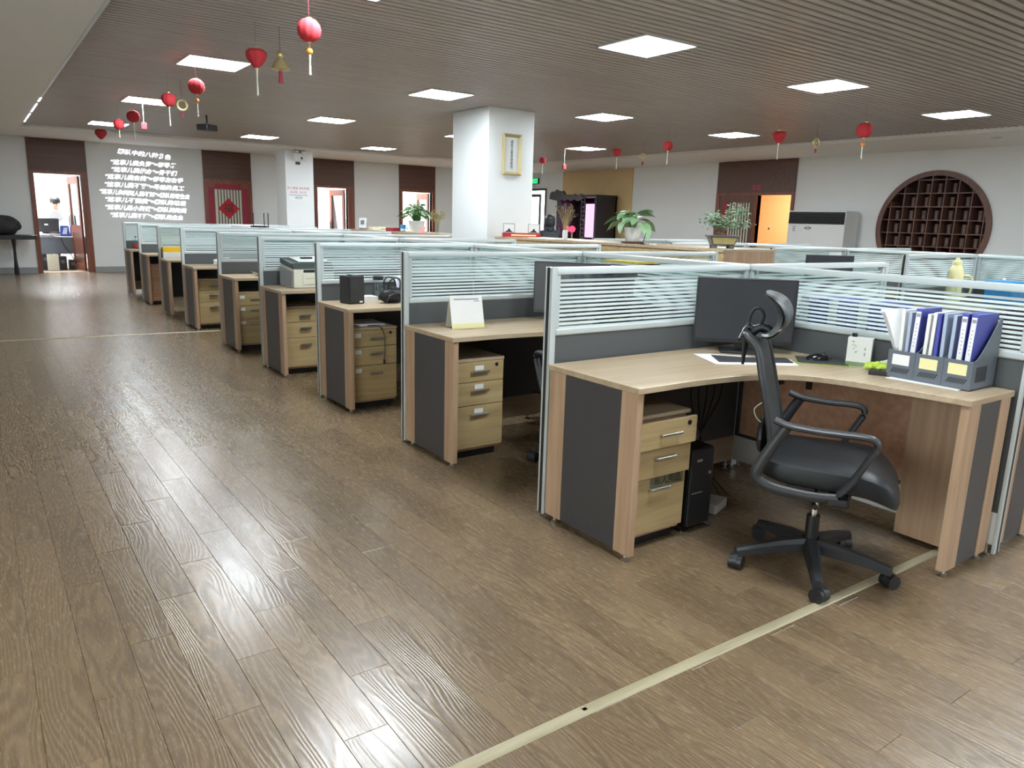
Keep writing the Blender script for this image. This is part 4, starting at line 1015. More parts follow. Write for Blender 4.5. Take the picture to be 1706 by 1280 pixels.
t = thing('computer_mouse', 'shiny black computer mouse on the dark mouse pad', 'mouse', (1.25, -0.575, Z0 + 0.0042), R(-40))
def mouse(u, v):
    a = 2 * PI * u; k = math.cos(v * PI / 2); return (0.055 * math.cos(a) * k, 0.031 * math.sin(a) * k * (1 - 0.12 * math.cos(a)), 0.036 * math.sin(v * PI / 2) * (1 + 0.2 * math.cos(a) * k))
part(t, 'shell', MB().grid(mouse, 20, 7, True), M['blackgloss'], True)
part(t, 'wheel', MB().cyl((0.03, -0.004, 0.03), (0.03, 0.004, 0.03), 0.009, n=12), M['greyplastic'], True)
part(t, 'cable', MB().tube(arc([(0.055, 0, 0.006), (0.08, 0.03, 0.004), (0.07, 0.09, 0.004), (0.0, 0.13, 0.004)], 5), 0.002, 6), M['black'], True)
A = on_z(1412, 604, DZ); B = on_z(1448, 608, DZ)
t = thing('tea_carton', 'white tea carton with printed bamboo sprig and green band', 'carton', (1.325, -0.745, Z0), R(-68))
part(t, 'box', MB().box(-0.055, -0.028, 0, 0.055, 0.028, 0.135), M['ceramic'], bevel=0.002, seg=1)
part(t, 'green_band', MB().box(-0.0555, -0.0285, 0.0, 0.0555, -0.028, 0.018), M['palegreen'])
sp = MB()
for i, (a, b, an) in enumerate(((-0.03, 0.1, 0.6), (-0.018, 0.095, -0.5), (-0.024, 0.082, 1.2), (-0.008, 0.078, -0.9), (-0.014, 0.066, 0.3), (-0.03, 0.116, -0.2))):
    c, s = math.cos(an), math.sin(an)
    sp.extr([(a - 0.009 * c, -0.0286, b - 0.009 * s), (a - 0.002 * s, -0.0286, b - 0.003 * c), (a + 0.009 * c, -0.0286, b + 0.009 * s), (a + 0.002 * s, -0.0286, b + 0.003 * c)], (0, -0.0012, 0))
part(t, 'bamboo_print', sp, M['palegreen'])
part(t, 'lettering', MB().box(0.022, -0.029, 0.05, 0.028, -0.0285, 0.066).box(0.022, -0.029, 0.076, 0.028, -0.0285, 0.09), M['screencard'])
part(t, 'lid_clip', MB().cyl((-0.03, 0, 0.135), (-0.03, 0, 0.152), 0.012, n=10), M['black'])
# snack wrapper
def blob(seed, sx, sy, sz, n=22, m=12, rough=0.22):
    rg = random.Random(seed); ph = [rg.uniform(0, 6.3) for _ in range(9)]
    def fn(u, v):
        a = 2 * PI * u; b = PI * v
        r = 1 + rough * (math.sin(3 * a + ph[0] + 2 * b) * 0.5 + math.sin(5 * a + ph[1]) * math.sin(4 * b + ph[2]) * 0.6 + math.sin(9 * a + ph[3] + 5 * b) * 0.3)
        return (sx * math.cos(a) * math.sin(b) * r, sy * math.sin(a) * math.sin(b) * r, max(-sz * 0.9, -sz * math.cos(b) * r) + sz * 0.9)
    return MB().grid(fn, n, m, True)
t = thing('snack_wrapper', 'crumpled lime and white snack wrapper beside the tea carton', 'wrapper', (1.255, -0.885, Z0), R(-60))
part(t, 'green_side', blob(3, 0.055, 0.035, 0.022), M['lime'], False)
part(t, 'white_side', blob(5, 0.05, 0.03, 0.026).xf(Matrix.Translation((0.045, 0.045, 0))), M['ceramic'], False)
t = thing('calculator', 'black desk calculator lying beside the grey file organiser', 'calculator', (1.19, -0.93, Z0), R(-62))
part(t, 'body', MB().box(-0.05, -0.035, 0, 0.05, 0.035, 0.018), M['black'], bevel=0.003)
for i in range(5):
    for j in range(4):
        part(t, 'key', MB().box(-0.042 + i * 0.0175, -0.03 + j * 0.0155, 0.018, -0.030 + i * 0.0175, -0.0195 + j * 0.0155, 0.0215), M['greyplastic'])
# file organiser: three bays, open front, curved sides. local x to the wall, y along the desk edge
FX, FY0, FY1 = 1.175, -1.315, -0.962
t = thing('file_organiser', 'blue grey three bay plastic file organiser full of folders', 'file organiser', (FX, FY0, Z0 + 0.003))
LW = FY1 - FY0; DP = 0.205
side = [(0.0, 0.0), (DP, 0.0), (DP, 0.285), (DP - 0.02, 0.29)] + [(DP - 0.02 - 0.16 * math.sin(a) ** 1.0 * 1.0, 0.125 + 0.165 * (1 - math.sin(a)) ** 1.2) for a in [R(15), R(35), R(55), R(75), R(90)]] + [(0.0, 0.12)]
for i in range(4):
    yy = i * (LW - 0.004) / 3
    pnl = part(t, 'divider' if 0 < i < 3 else 'side_panel', MB().extr([(a, yy, b) for a, b in side], (0, 0.004, 0)), M['boxgrey'])
part(t, 'bottom', MB().box(0, 0, -0.002, DP, LW, 0.003), M['boxgrey'])
part(t, 'rear_panel', MB().box(DP, 0, 0, DP + 0.004, LW, 0.25), M['boxgrey'])
fp = part(t, 'front_panel', MB().box(-0.004, 0, 0, 0, LW, 0.12), M['boxgrey'], bevel=0.001, seg=1)
for i in range(3):
    yc = (i + 0.5) * LW / 3
    part(fp, 'label_window', MB().box(-0.0052, yc - 0.037, 0.058, -0.0042, yc + 0.037, 0.104), M['paper'] if i == 2 else M['paleyellow'], bevel=0.0)
    for k in range(8):
        part(fp, 'vent_slot', MB().obox((-0.0046, yc - 0.035 + k * 0.0095, 0.034), (0.0004, 0, 0), (0, 0.0022, 0), (0, -0.006, 0.011)), M['ink'])
    if i: part(fp, 'rib', MB().box(-0.007, i * LW / 3 - 0.002, 0.004, -0.0042, i * LW / 3 + 0.002, 0.118), M['boxgrey'])
for k in range(9): part(t, 'side_slot', MB().box(0.03 + k * 0.011, -0.0008, 0.03, 0.036 + k * 0.011, -0.0001, 0.095), M['ink'])
fold = [(0.02, 'blue', 'blue binder with pale spine label at the organiser end', 1), (0.052, 'blue', 'blue binder beside the end binder, spine label showing', 1), (0.095, 'paleblue', None, 0), (0.128, 'paleblue', None, 0), (0.155, 'blue', 'plain blue folder between grey folders in the middle bay', 0), (0.178, 'paper', None, 0), (0.20, 'paper', None, 0), (0.245, 'blue', 'blue binder with tall cream label in the left bay', 1), (0.275, 'paleblue', None, 0), (0.30, 'paper', None, 0)]
for i, (yy, mt, lab, spn) in enumerate(fold):
    nm = 'binder' if spn else ('folder' if mt != 'paper' else 'document')
    lab = lab or {'paleblue': 'pale grey blue plastic folder standing in the organiser', 'paper': 'sheaf of white papers standing in the organiser'}[mt]
    tt = thing(nm, lab, 'binder' if spn else 'folder', (FX + 0.018, FY0 + yy + 0.004, Z0 + 0.0065), R(random.uniform(-1.5, 1.5)), 'folders in the grey organiser')
    wd = 0.026 if spn else 0.014
    hh = 0.305 if spn else random.uniform(0.285, 0.30)
    ln = random.uniform(-0.01, 0.012)
    part(tt, 'cover', MB().extr([(0, 0, 0), (0, wd, 0), (0, wd + ln, hh), (0, ln, hh)], (0.18, 0, 0)), M[mt], bevel=0.001, seg=1)
    if spn:
        lbm = MB().extr([(-0.0008, 0.003 + ln * 0.3, 0.10), (-0.0008, wd - 0.003 + ln * 0.3, 0.10), (-0.0008, wd - 0.003 + ln, hh - 0.012), (-0.0008, 0.003 + ln, hh - 0.012)], (-0.0006, 0, 0))
        sl = part(tt, 'spine_label', lbm, M['paper'])
        mk = MB()
        for k in range(7): mk.box(-0.0022, wd / 2 - 0.002 + ln * (0.4 + 0.06 * k), 0.14 + k * 0.016, -0.0015, wd / 2 + 0.002 + ln * (0.4 + 0.06 * k), 0.145 + k * 0.016)
        mk.box(-0.0022, 0.005 + ln, hh - 0.034, -0.0015, wd - 0.005 + ln, hh - 0.02)
        part(sl, 'lettering', mk, M['screencard'])
# leaning papers at the far end of the organiser
lp = MB()
for k in range(4):
    pts = [(FX + 0.01, FY1 - 0.028 + k * 0.004, Z0 + 0.01), (FX + 0.01, FY1 - 0.022 + k * 0.004, Z0 + 0.13), (FX + 0.01, FY1 + 0.015 + k * 0.006, Z0 + 0.22), (FX + 0.01, FY1 + 0.05 + k * 0.006, Z0 + 0.29)]
    for a, b in zip(pts[:-1], pts[1:]):
        lp.add([a, b, (b[0] + 0.18, b[1], b[2]), (a[0] + 0.18, a[1], a[2])], [(0, 1, 2, 3)])
solo('curled_papers', 'sheaf of white papers curling outward from organiser end', 'papers', lp, M['paper'], smooth=True)
quad_sheet('white_card', 'white card sticking out under the file organiser', 'card', [(1.13, -0.985), (1.145, -1.28), (1.35, -1.28), (1.35, -0.985)], Z0, 0.0025, M['paper'])
# under the near desk
t = thing('computer_tower', 'black computer tower on a chrome stand under the near desk', 'computer', (0.435, -0.515, 0.0))
part(t, 'case', MB().box(0, 0, 0.03, 0.16, 0.40, 0.40), M['blackgloss'], bevel=0.004)
part(t, 'front_bezel', MB().box(0.004, -0.012, 0.034, 0.156, 0, 0.396), M['black'], bevel=0.006)
part(t, 'logo', MB().box(0.04, -0.0135, 0.34, 0.075, -0.0122, 0.352), M['steel'])
part(t, 'button', MB().cyl((0.13, -0.016, 0.28), (0.13, -0.012, 0.28), 0.008, n=12), M['steel'])
part(t, 'drive_slot', MB().box(0.02, -0.0135, 0.19, 0.09, -0.0122, 0.195), M['steel'])
st = part(t, 'stand', MB().tube([(-0.012, -0.02, 0.012), (-0.012, 0.40, 0.012)], 0.01, 8).tube([(0.172, -0.02, 0.012), (0.172, 0.40, 0.012)], 0.01, 8).box(-0.012, 0.05, 0.012, 0.172, 0.08, 0.03).box(-0.012, 0.32, 0.012, 0.172, 0.35, 0.03), M['chrome'], True)
solo('adapter_box', 'white adapter box lying on floor under the near desk', 'adapter', MB().box(-0.08, -0.06, 0, 0.08, 0.06, 0.045), M['white'], (0.80, -0.36, 0.0006), R(20), bevel=0.004)
cb = MB()
for k in range(5):
    x0 = 0.95 + 0.03 * k
    cb.tube(arc([(x0, -0.08 - 0.01 * k, 0.71), (x0 - 0.05 + 0.03 * k, -0.10, 0.5), (x0 + 0.05 - 0.04 * k, -0.12, 0.22), (x0 - 0.08, -0.2 - 0.03 * k, 0.012)], 6), 0.004, 6)
solo('cable_bundle', 'dark cables hanging down behind the near desk', 'cables', cb, M['black'], smooth=True)

# ------------------------------------------------------------------ things on the other aisle desks
A = on_z(752, 547, DZ); B = on_z(803, 545, DZ)
t = thing('desk_calendar', 'cream triangular desk calendar with yellow foot', 'calendar', (0.275, 1.14, Z0), R(-8))
part(t, 'front_sheet', MB().extr([(-0.105, -0.05, 0), (-0.105, -0.046, 0), (-0.105, 0.004, 0.19), (-0.105, 0.0, 0.19)], (0.21, 0, 0)), M['paper'])
part(t, 'back_sheet', MB().extr([(-0.105, 0.05, 0), (-0.105, 0.054, 0), (-0.105, 0.006, 0.19), (-0.105, 0.002, 0.19)], (0.21, 0, 0)), M['offwhite'])
part(t, 'yellow_foot', MB().extr([(-0.105, -0.0515, 0.0), (-0.105, -0.0505, 0.0), (-0.105, -0.0425, 0.03), (-0.105, -0.0435, 0.03)], (0.21, 0, 0)), M['paleyellow'])
part(t, 'heading', MB().box(-0.08, -0.0085, 0.165, 0.08, -0.0065, 0.172).box(0.05, -0.011, 0.154, 0.085, -0.009, 0.159), M['screencard'])
# desk 2
t = thing('desk_speaker', 'tall black tower speaker on the handbag desk', 'speaker', (0.175, 2.57, Z0), R(8))
part(t, 'body', MB().box(-0.065, -0.07, 0, 0.065, 0.07, 0.205), M['black'], bevel=0.008)
part(t, 'front_cloth', MB().box(-0.055, -0.0735, 0.02, 0.055, -0.0705, 0.195), M['cloth'])
part(t, 'badge', MB().box(0.02, -0.0745, 0.01, 0.045, -0.0708, 0.022), M['ceramic'])
part(t, 'top_knob', MB().cyl((-0.02, 0, 0.205), (-0.02, 0, 0.213), 0.018, n=12), M['greyplastic'])
quad_sheet('note_block', 'white block of notes between speaker and handbag', 'notes', [(0.28, 2.60), (0.40, 2.60), (0.40, 2.72), (0.28, 2.72)], Z0, 0.04, M['paper'])
t = thing('glass_jar', 'clear glass jar with black lid behind handbag', 'jar', (0.465, 2.73, Z0))
part(t, 'jar', MB().lathe([(0.04, 0), (0.043, 0.004), (0.043, 0.14), (0.038, 0.155)], n=18), M['clear'], True)
part(t, 'lid', MB().lathe([(0.042, 0.155), (0.042, 0.18), (0.038, 0.183)], n=18), M['black'], True)
t = thing('handbag', 'dark leather handbag with loop handles on aisle desk', 'bag', (0.47, 2.50, Z0), R(15))
part(t, 'body', blob(11, 0.115, 0.06, 0.062, rough=0.08), M['leather'], True)
for sy in (-0.02, 0.02):
    part(t, 'handle', MB().tube(arc([(-0.06, sy, 0.1), (-0.05, sy * 1.6, 0.165), (0.0, sy * 2, 0.19), (0.05, sy * 1.6, 0.165), (0.06, sy, 0.1)], 5), 0.006, 8), M['leather'], True)
part(t, 'strap', MB().tube(arc([(-0.11, -0.06, 0.01), (-0.08, -0.065, 0.06), (0.0, -0.068, 0.075), (0.08, -0.06, 0.04)], 5), 0.005, 8), M['black'], True)
t = thing('phone_stand', 'white device with pale blue screen behind the handbag', 'device', (0.66, 2.70, Z0), R(20))
part(t, 'frame', MB().extr([(-0.05, 0.0, 0), (-0.05, 0.012, 0), (-0.05, 0.042, 0.18), (-0.05, 0.03, 0.18)], (0.10, 0, 0)), M['white'])
part(t, 'screen', MB().extr([(-0.038, 0.0015, 0.02), (-0.038, 0.0022, 0.02), (-0.038, 0.0262, 0.165), (-0.038, 0.0255, 0.165)], (0.076, 0, 0)), M['screenlight'])
part(t, 'foot', MB().box(-0.04, 0.005, 0, 0.04, 0.08, 0.006), M['white'])
# printer on desk 3
t = thing('laser_printer', 'ivory laser printer with dark green top on aisle desk', 'printer', (0.36, 3.99, Z0), R(3))
part(t, 'body', MB().extr([(-0.19, -0.16, 0), (-0.19, -0.16, 0.165), (-0.19, 0.15, 0.20), (-0.19, 0.15, 0)], (0.38, 0, 0)), M['offwhite'], bevel=0.006)
part(t, 'side_cover', MB().extr([(-0.1915, -0.13, 0.01), (-0.1915, -0.15, 0.15), (-0.1915, 0.14, 0.18), (-0.1915, 0.14, 0.01)], (-0.008, 0, 0)), M['screencard'], bevel=0.003)
part(t, 'dark_top', MB().extr([(-0.19, -0.165, 0.168), (-0.19, -0.13, 0.215), (-0.19, 0.15, 0.25), (-0.19, 0.15, 0.203)], (0.38, 0, 0)), plain('dark_green_plastic', lin(52, 66, 62), 0.4), bevel=0.005)
part(t, 'output_slot', MB().box(-0.10, -0.1615, 0.135, 0.18, -0.1602, 0.16), M['black'])
part(t, 'front_tray', MB().box(-0.11, -0.166, 0.03, 0.18, -0.1602, 0.12), M['offwhite'], bevel=0.002)
part(t, 'tray_line', MB().box(-0.08, -0.1672, 0.08, 0.17, -0.1661, 0.084), M['dried'])
part(t, 'upper_lid', MB().extr([(-0.12, -0.1, 0.222), (-0.12, -0.1, 0.232), (-0.12, 0.13, 0.262), (-0.12, 0.13, 0.25)], (0.30, 0, 0)), M['ceramic'], bevel=0.003)
part(t, 'stapler_rest', MB().box(-0.05, 0.0, 0.2465, 0.06, 0.03, 0.262), M['black'], bevel=0.004)
# desk 4, 5, 6, 8
cp = MB()
cp.grid(lambda u, v: (0.28 + 0.2 * u, 5.22 + 0.2 * v - 0.02 * u, DZ + 0.0015 + 0.05 * max(0, 0.35 - u) ** 2 * 6), 8, 4)
solo('curled_sheet', 'white sheet of paper curling up on an aisle desk', 'paper', cp, M['paper'], smooth=True)
solo('plastic_bag', 'crumpled pale plastic bag on an aisle desk', 'plastic bag', blob(21, 0.11, 0.07, 0.045, 26, 14, 0.35), M['ceramic'], (0.42, 6.98, Z0))
A = on_z(268, 430, DZ); B = on_z(296, 430, DZ)
t = thing('card_box', 'yellow and white card box leaning on a partition', 'box', ((A.x + B.x) / 2 + 0.02, 8.55, Z0))
part(t, 'white_half', MB().box(-0.115, -0.04, 0, 0.115, 0.04, 0.085), M['paper'])
part(t, 'yellow_half', MB().box(-0.115, -0.04, 0.0855, 0.115, 0.04, 0.155), M['yellow'])
t = thing('drink_bottle', 'clear bottle with red label on the desk by the back wall', 'bottle', (0.165, 11.40, Z0))
part(t, 'bottle', MB().lathe([(0.032, 0), (0.036, 0.005), (0.036, 0.13), (0.02, 0.17), (0.014, 0.19)], n=14), M['clear'], True)
part(t, 'label', MB().lathe([(0.0365, 0.02), (0.0365, 0.075)], n=14), M['red'], True)
part(t, 'cap', MB().cyl((0, 0, 0.19), (0, 0, 0.205), 0.016, n=12), M['greyplastic'])
t = thing('yellow_can', 'yellow tin beside the red labelled bottle', 'tin', (0.265, 11.42, Z0))
part(t, 'can', MB().lathe([(0.033, 0), (0.036, 0.004), (0.036, 0.135), (0.033, 0.14)], n=14), M['yellow'], True)
part(t, 'rim', MB().lathe([(0.034, 0.1405), (0.034, 0.147)], n=14), M['ceramic'], True)
# router on the spine divider
t = thing('wifi_router', 'black wireless router with three upright antennas on a partition', 'router', (LX, on_x(433, 379, LX).y, PH + 0.001), R(-36))
part(t, 'body', MB().box(-0.12, -0.06, 0, 0.12, 0.06, 0.025), M['black'], bevel=0.006)
for xx in (-0.11, 0.05, 0.11): part(t, 'antenna', MB().cyl((xx, 0.05, 0.02), (xx, 0.05, 0.21), 0.007, n=8), M['black'])
# ------------------------------------------------------------------ things on the low cabinets
CT = CBZ + 0.0006
CT2 = CBZ - 0.02 + 0.0006
def heart(L, W, fold=0.25, droop=0.3, n=7):
    """leaf along +x, base at the origin"""
    mb = MB(); rows = []
    for i in range(n):
        t = i / (n - 1); w = W * (math.sin(PI * min(1, t * 0.86 + 0.14)) ** 0.8) * (1 if i < n - 1 else 0.02)
        x = L * t; z = -droop * L * t * t
        rows.append([(x - (0.12 * L * (1 - t) if abs(s) == 1 else 0), s * w, z + abs(s) * fold * w) for s in (-1, -0.5, 0, 0.5, 1)])
    vs = [p for r in rows for p in r]
    return mb.add(vs, [(i * 5 + j, i * 5 + j + 1, (i + 1) * 5 + j + 1, (i + 1) * 5 + j) for i in range(n - 1) for j in range(4)])
def cab_at(u, v, x):   # a spot on the cabinet top under pixel (u, v)
    return on_x(u, v, x)
def leafy_pot(label, loc, potr, poth, nleaf, leafL, leafW, mat, spread, seed, saucer=True, high=0.16, over=()):
    rg = random.Random(seed)
    t = thing('potted_plant', label, 'plant', loc)
    z = 0.0
    if saucer:
        part(t, 'saucer', MB().lathe([(potr * 0.9, 0), (potr * 1.25, 0.004), (potr * 1.3, 0.02), (potr * 1.2, 0.022)], n=24), M['brown'], True); z = 0.0225
    part(t, 'pot', MB().lathe([(potr * 0.72, z), (potr * 0.76, z + 0.004), (potr, z + poth), (potr * 0.94, z + poth), (potr * 0.9, z + poth - 0.02)], n=24), M['ceramic'], True)
    part(t, 'soil', MB().cyl((0, 0, z + poth - 0.03), (0, 0, z + poth - 0.02), potr * 0.89, n=20), M['driedbrown'])
    lms = [heart(leafL, leafW, 0.25, d).mesh('leaf', mat, True) for d in (0.2, 0.45, 0.7)]
    stems = MB()
    for k in range(nleaf):
        a = 2 * PI * k / nleaf * 2.4 + rg.uniform(-0.3, 0.3); e = rg.random()
        r = spread * (0.25 + 0.75 * e); hz = z + poth + high * (1.0 - 0.75 * e) * rg.uniform(0.6, 1.15) + 0.01
        tip = Vector((r * math.cos(a), r * math.sin(a), hz))
        stems.tube(arc([(potr * 0.3 * math.cos(a), potr * 0.3 * math.sin(a), z + poth - 0.02), (tip.x * 0.55, tip.y * 0.55, hz + 0.02), tip], 4), 0.003, 5)
        o = obj('leaf', lms[0 if e < 0.35 else (1 if e < 0.7 else 2)], t, tip, (rg.uniform(-0.4, 0.4), rg.uniform(-0.35, 0.2) + e * 0.15, a + rg.uniform(-0.5, 0.5)))
        s = rg.uniform(0.75, 1.2); o.scale = (s, s, s)
    part(t, 'stems', stems, mat, True)
    return t
q = cab_at(1053, 402, 4.05)
leafy_pot('broad leaved green plant in white pot on brown saucer', (4.05, q.y, CT), 0.10, 0.155, 22, 0.17, 0.062, M['palegreen'], 0.17, 4, True, 0.19)
q = cab_at(694, 388, 4.05)
leafy_pot('bushy green trailing plant in white pot behind the pillar', (4.05, q.y, CT2), 0.135, 0.19, 90, 0.085, 0.028, M['green'], 0.25, 9, False, 0.26)
def dried_vase(label, loc, h, n, mat, seed, tint, vh=0.16):
    rg = random.Random(seed)
    t = thing('dried_flowers', label, 'dried flowers', loc)
    part(t, 'vase', MB().lathe([(0.025, 0), (0.03, 0.004), (0.034, vh * 0.5), (0.03, vh), (0.026, vh)], n=16), M['clear'] if tint else M['ceramic'], True)
    st = MB(); hd = MB()
    for k in range(n):
        a = rg.uniform(0, 2 * PI); r = h * rg.uniform(0.05, 0.36); z = h * rg.uniform(0.75, 1.05)
        tip = Vector((r * math.cos(a), r * math.sin(a), z))
        st.tube([(0.008 * math.cos(a), 0.008 * math.sin(a), 0.02), (tip.x * 0.3, tip.y * 0.3, z * 0.55), tip], 0.0016, 4)
        for j in range(4): hd.ball(tip + Vector((rg.uniform(-0.03, 0.03), rg.uniform(-0.03, 0.03), rg.uniform(-0.05, 0.02))), rg.uniform(0.006, 0.011), n=5, m=4)
    part(t, 'stems', st, M['dried'])
    o = part(t, 'blossoms', hd, mat); o['kind'] = 'stuff'
    return t
q = cab_at(728, 389, 3.98)
dried_vase('pale yellow dried flowers in clear vase behind the pillar', (3.98, q.y, CT2), 0.34, 34, M['dried'], 2, True)
q = cab_at(941, 400, 3.98)
dried_vase('brown dried grass in slim white vase on oak cabinet', (3.98, q.y, CT), 0.40, 36, M['driedbrown'], 5, False, 0.12)
# bonsai
q = cab_at(1230, 413, 4.12)
t = thing('bonsai', 'bonsai tree in a grey footed pot with cream plaque', 'bonsai', (4.14, 2.42, CT), R(-38))
def tray(z, sx, sy): return [(-sx, -sy, z), (sx, -sy, z), (sx, sy, z), (-sx, sy, z)]
lv = [tray(0.03, 0.11, 0.075), tray(0.11, 0.14, 0.10), tray(0.115, 0.155, 0.115), tray(0.13, 0.155, 0.115), tray(0.13, 0.135, 0.095), tray(0.11, 0.13, 0.09)]
vs = [p for l in lv for p in l]
fs = [(j * 4 + i, j * 4 + (i + 1) % 4, (j + 1) * 4 + (i + 1) % 4, (j + 1) * 4 + i) for j in range(5) for i in range(4)] + [(3, 2, 1, 0), (20, 21, 22, 23)]
part(t, 'pot', MB().add(vs, fs), M['potgrey'], bevel=0.004)
for sx in (-0.085, 0.085):
    for sy in (-0.055, 0.055): part(t, 'pot_foot', MB().box(sx - 0.025, sy - 0.02, 0, sx + 0.025, sy + 0.02, 0.03), M['potgrey'], bevel=0.004)
part(t, 'plaque', MB().extr([(-0.10, -0.0845, 0.042), (0.10, -0.0845, 0.042), (0.122, -0.1005, 0.105), (-0.122, -0.1005, 0.105)], (0, -0.003, 0)), M['dried'])
tk = MB().tube(arc([(0.0, 0, 0.11), (-0.03, 0.0, 0.16), (0.02, 0.01, 0.21), (-0.01, 0, 0.27)], 5), [0.035 - 0.0015 * i for i in range(16)], 10)
tips = []
rg = random.Random(8)
for k in range(11):
    a = 2 * PI * k / 11 + rg.uniform(-0.3, 0.3); r = rg.uniform(0.07, 0.19); z = rg.uniform(0.22, 0.38)
    tip = Vector((r * math.cos(a), r * math.sin(a), z)); tips.append(tip)
    tk.tube(arc([(0, 0, rg.uniform(0.17, 0.25)), (tip.x * 0.5, tip.y * 0.5, z - 0.02), tip], 4), 0.006, 6)
part(t, 'trunk', tk, M['driedbrown'], True)
fo = MB()
for tip in tips:
    for j in range(60):
        c = tip + Vector((rg.gauss(0, 0.045), rg.gauss(0, 0.045), rg.gauss(0.0, 0.032)))
        d = Vector((rg.gauss(0, 1), rg.gauss(0, 1), rg.gauss(0, 0.6))).normalized(); s = d.orthogonal().normalized()
        fo.add([c - d * 0.02, c + s * 0.009, c + d * 0.02, c - s * 0.009], [(0, 1, 2, 3)])
o = part(t, 'foliage', fo, M['bonsaigreen']); o['kind'] = 'stuff'
# photo stand with red strip in front of the pillar
q = cab_at(862, 391, 4.0)
t = thing('photo_display', 'red desk display with two small framed photos before pillar', 'display', (4.05, q.y - 0.02, CT), R(-30))
part(t, 'red_strip', MB().box(-0.26, -0.04, 0, 0.26, 0.02, 0.055), M['red'], bevel=0.004)
for sx in (-0.17, 0.17):
    ph_ = part(t, 'photo', MB().box(sx - 0.08, -0.012, 0.0555, sx + 0.08, 0.0, 0.18), M['screencard'])
    part(ph_, 'picture', MB().box(sx - 0.07, -0.0135, 0.065, sx + 0.07, -0.0122, 0.17), M['wall'])
    part(ph_, 'figures', MB().extr([(sx - 0.06, -0.0142, 0.066), (sx + 0.05, -0.0142, 0.066), (sx + 0.02, -0.0142, 0.09), (sx + 0.0, -0.0142, 0.12), (sx - 0.02, -0.0142, 0.09)], (0, -0.0004, 0)), M['greyplastic'])
part(t, 'emblem', MB().box(-0.14, -0.0415, 0.015, 0.2, -0.0402, 0.035), M['paleyellow'])
q = cab_at(915, 396, 4.0)
quad_sheet('newspaper', 'thin newspaper lying on the oak cabinet before the pillar', 'newspaper', [(3.88, q.y - 0.25), (4.15, q.y - 0.25), (4.15, q.y + 0.3), (3.88, q.y + 0.3)], CT, 0.008, M['paper'])
q = cab_at(1070, 403, 3.95)
t = thing('pen_holder', 'black pen standing on small dark base beside broad leaved plant', 'pen', (3.90, q.y - 0.06, CT))
part(t, 'base', MB().lathe([(0.03, 0), (0.032, 0.004), (0.02, 0.012), (0.008, 0.015)], n=14), M['black'], True)
part(t, 'pen', MB().cyl((0, 0, 0.012), (0.02, -0.02, 0.13), 0.005, 0.003, 8), M['black'])
q = cab_at(1078, 404, 3.95)
solo('eraser_block', 'small white block beside the black pen', 'eraser', MB().box(-0.02, -0.035, 0, 0.02, 0.035, 0.014), M['white'], (3.90, q.y - 0.14, CT), bevel=0.003)
# behind the pillar
q = cab_at(605, 384, 4.0)
t = thing('easel_calendar', 'white easel calendar on the cabinet behind the pillar', 'calendar', (4.0, q.y, CT2), R(-40))
part(t, 'sheet', MB().extr([(-0.07, -0.04, 0.03), (-0.07, -0.037, 0.03), (-0.07, 0.003, 0.21), (-0.07, 0.0, 0.21)], (0.14, 0, 0)), M['paper'])
part(t, 'stand', MB().box(-0.07, -0.045, 0.0, 0.07, 0.06, 0.012).tube([(-0.06, 0.055, 0.012), (-0.06, 0.004, 0.2)], 0.004, 6).tube([(0.06, 0.055, 0.012), (0.06, 0.004, 0.2)], 0.004, 6), M['greyplastic'])
part(t, 'picture', MB().extr([(-0.04, -0.0375, 0.09), (-0.04, -0.037, 0.09), (-0.04, -0.0145, 0.17), (-0.04, -0.015, 0.17)], (0.07, -0.003, 0)), M['boxgrey'])
q = cab_at(632, 386, 4.0)
for k, (mt, lab) in enumerate((('paper', 'white magazine at the bottom of the cabinet pile'), ('paleyellow', 'pale yellow magazine on top of the cabinet pile'))):
    solo('magazine', lab, 'magazine', MB().box(-0.15, -0.21, 0, 0.15, 0.21, 0.028), M[mt], (4.05, q.y, CT2 + k * 0.0288), R(6 * k), bevel=0.002)
q = cab_at(657, 387, 3.98)
solo('red_book', 'thick red book lying on the cabinet behind the pillar', 'book', MB().box(-0.1, -0.13, 0, 0.1, 0.13, 0.06), M['darkred'], (3.98, q.y, CT2), R(4), bevel=0.004)
q = cab_at(665, 386, 4.0)
t = thing('mug', 'blue and white mug beside the red book', 'mug', (3.99, q.y - 0.17, CT2))
part(t, 'cup', MB().lathe([(0.04, 0), (0.045, 0.004), (0.045, 0.12), (0.04, 0.12), (0.039, 0.02)], n=16), M['basin'], True)
part(t, 'white_band', MB().lathe([(0.0456, 0.015), (0.0456, 0.05)], n=16), M['ceramic'], True)
part(t, 'handle', MB().tube(arc([(0.04, 0, 0.03), (0.075, 0, 0.045), (0.075, 0, 0.085), (0.04, 0, 0.1)], 4), 0.007, 6), M['basin'], True)
q = cab_at(703, 389, 3.9)
solo('pink_card', 'pink folded card before the white pot', 'card', MB().extr([(0, -0.09, 0), (0, 0.09, 0), (0.05, 0.07, 0.1), (0.05, -0.07, 0.1)], (0.003, 0, 0)), plain('pink_card', lin(226, 150, 150), 0.7), (3.88, q.y, CT2))

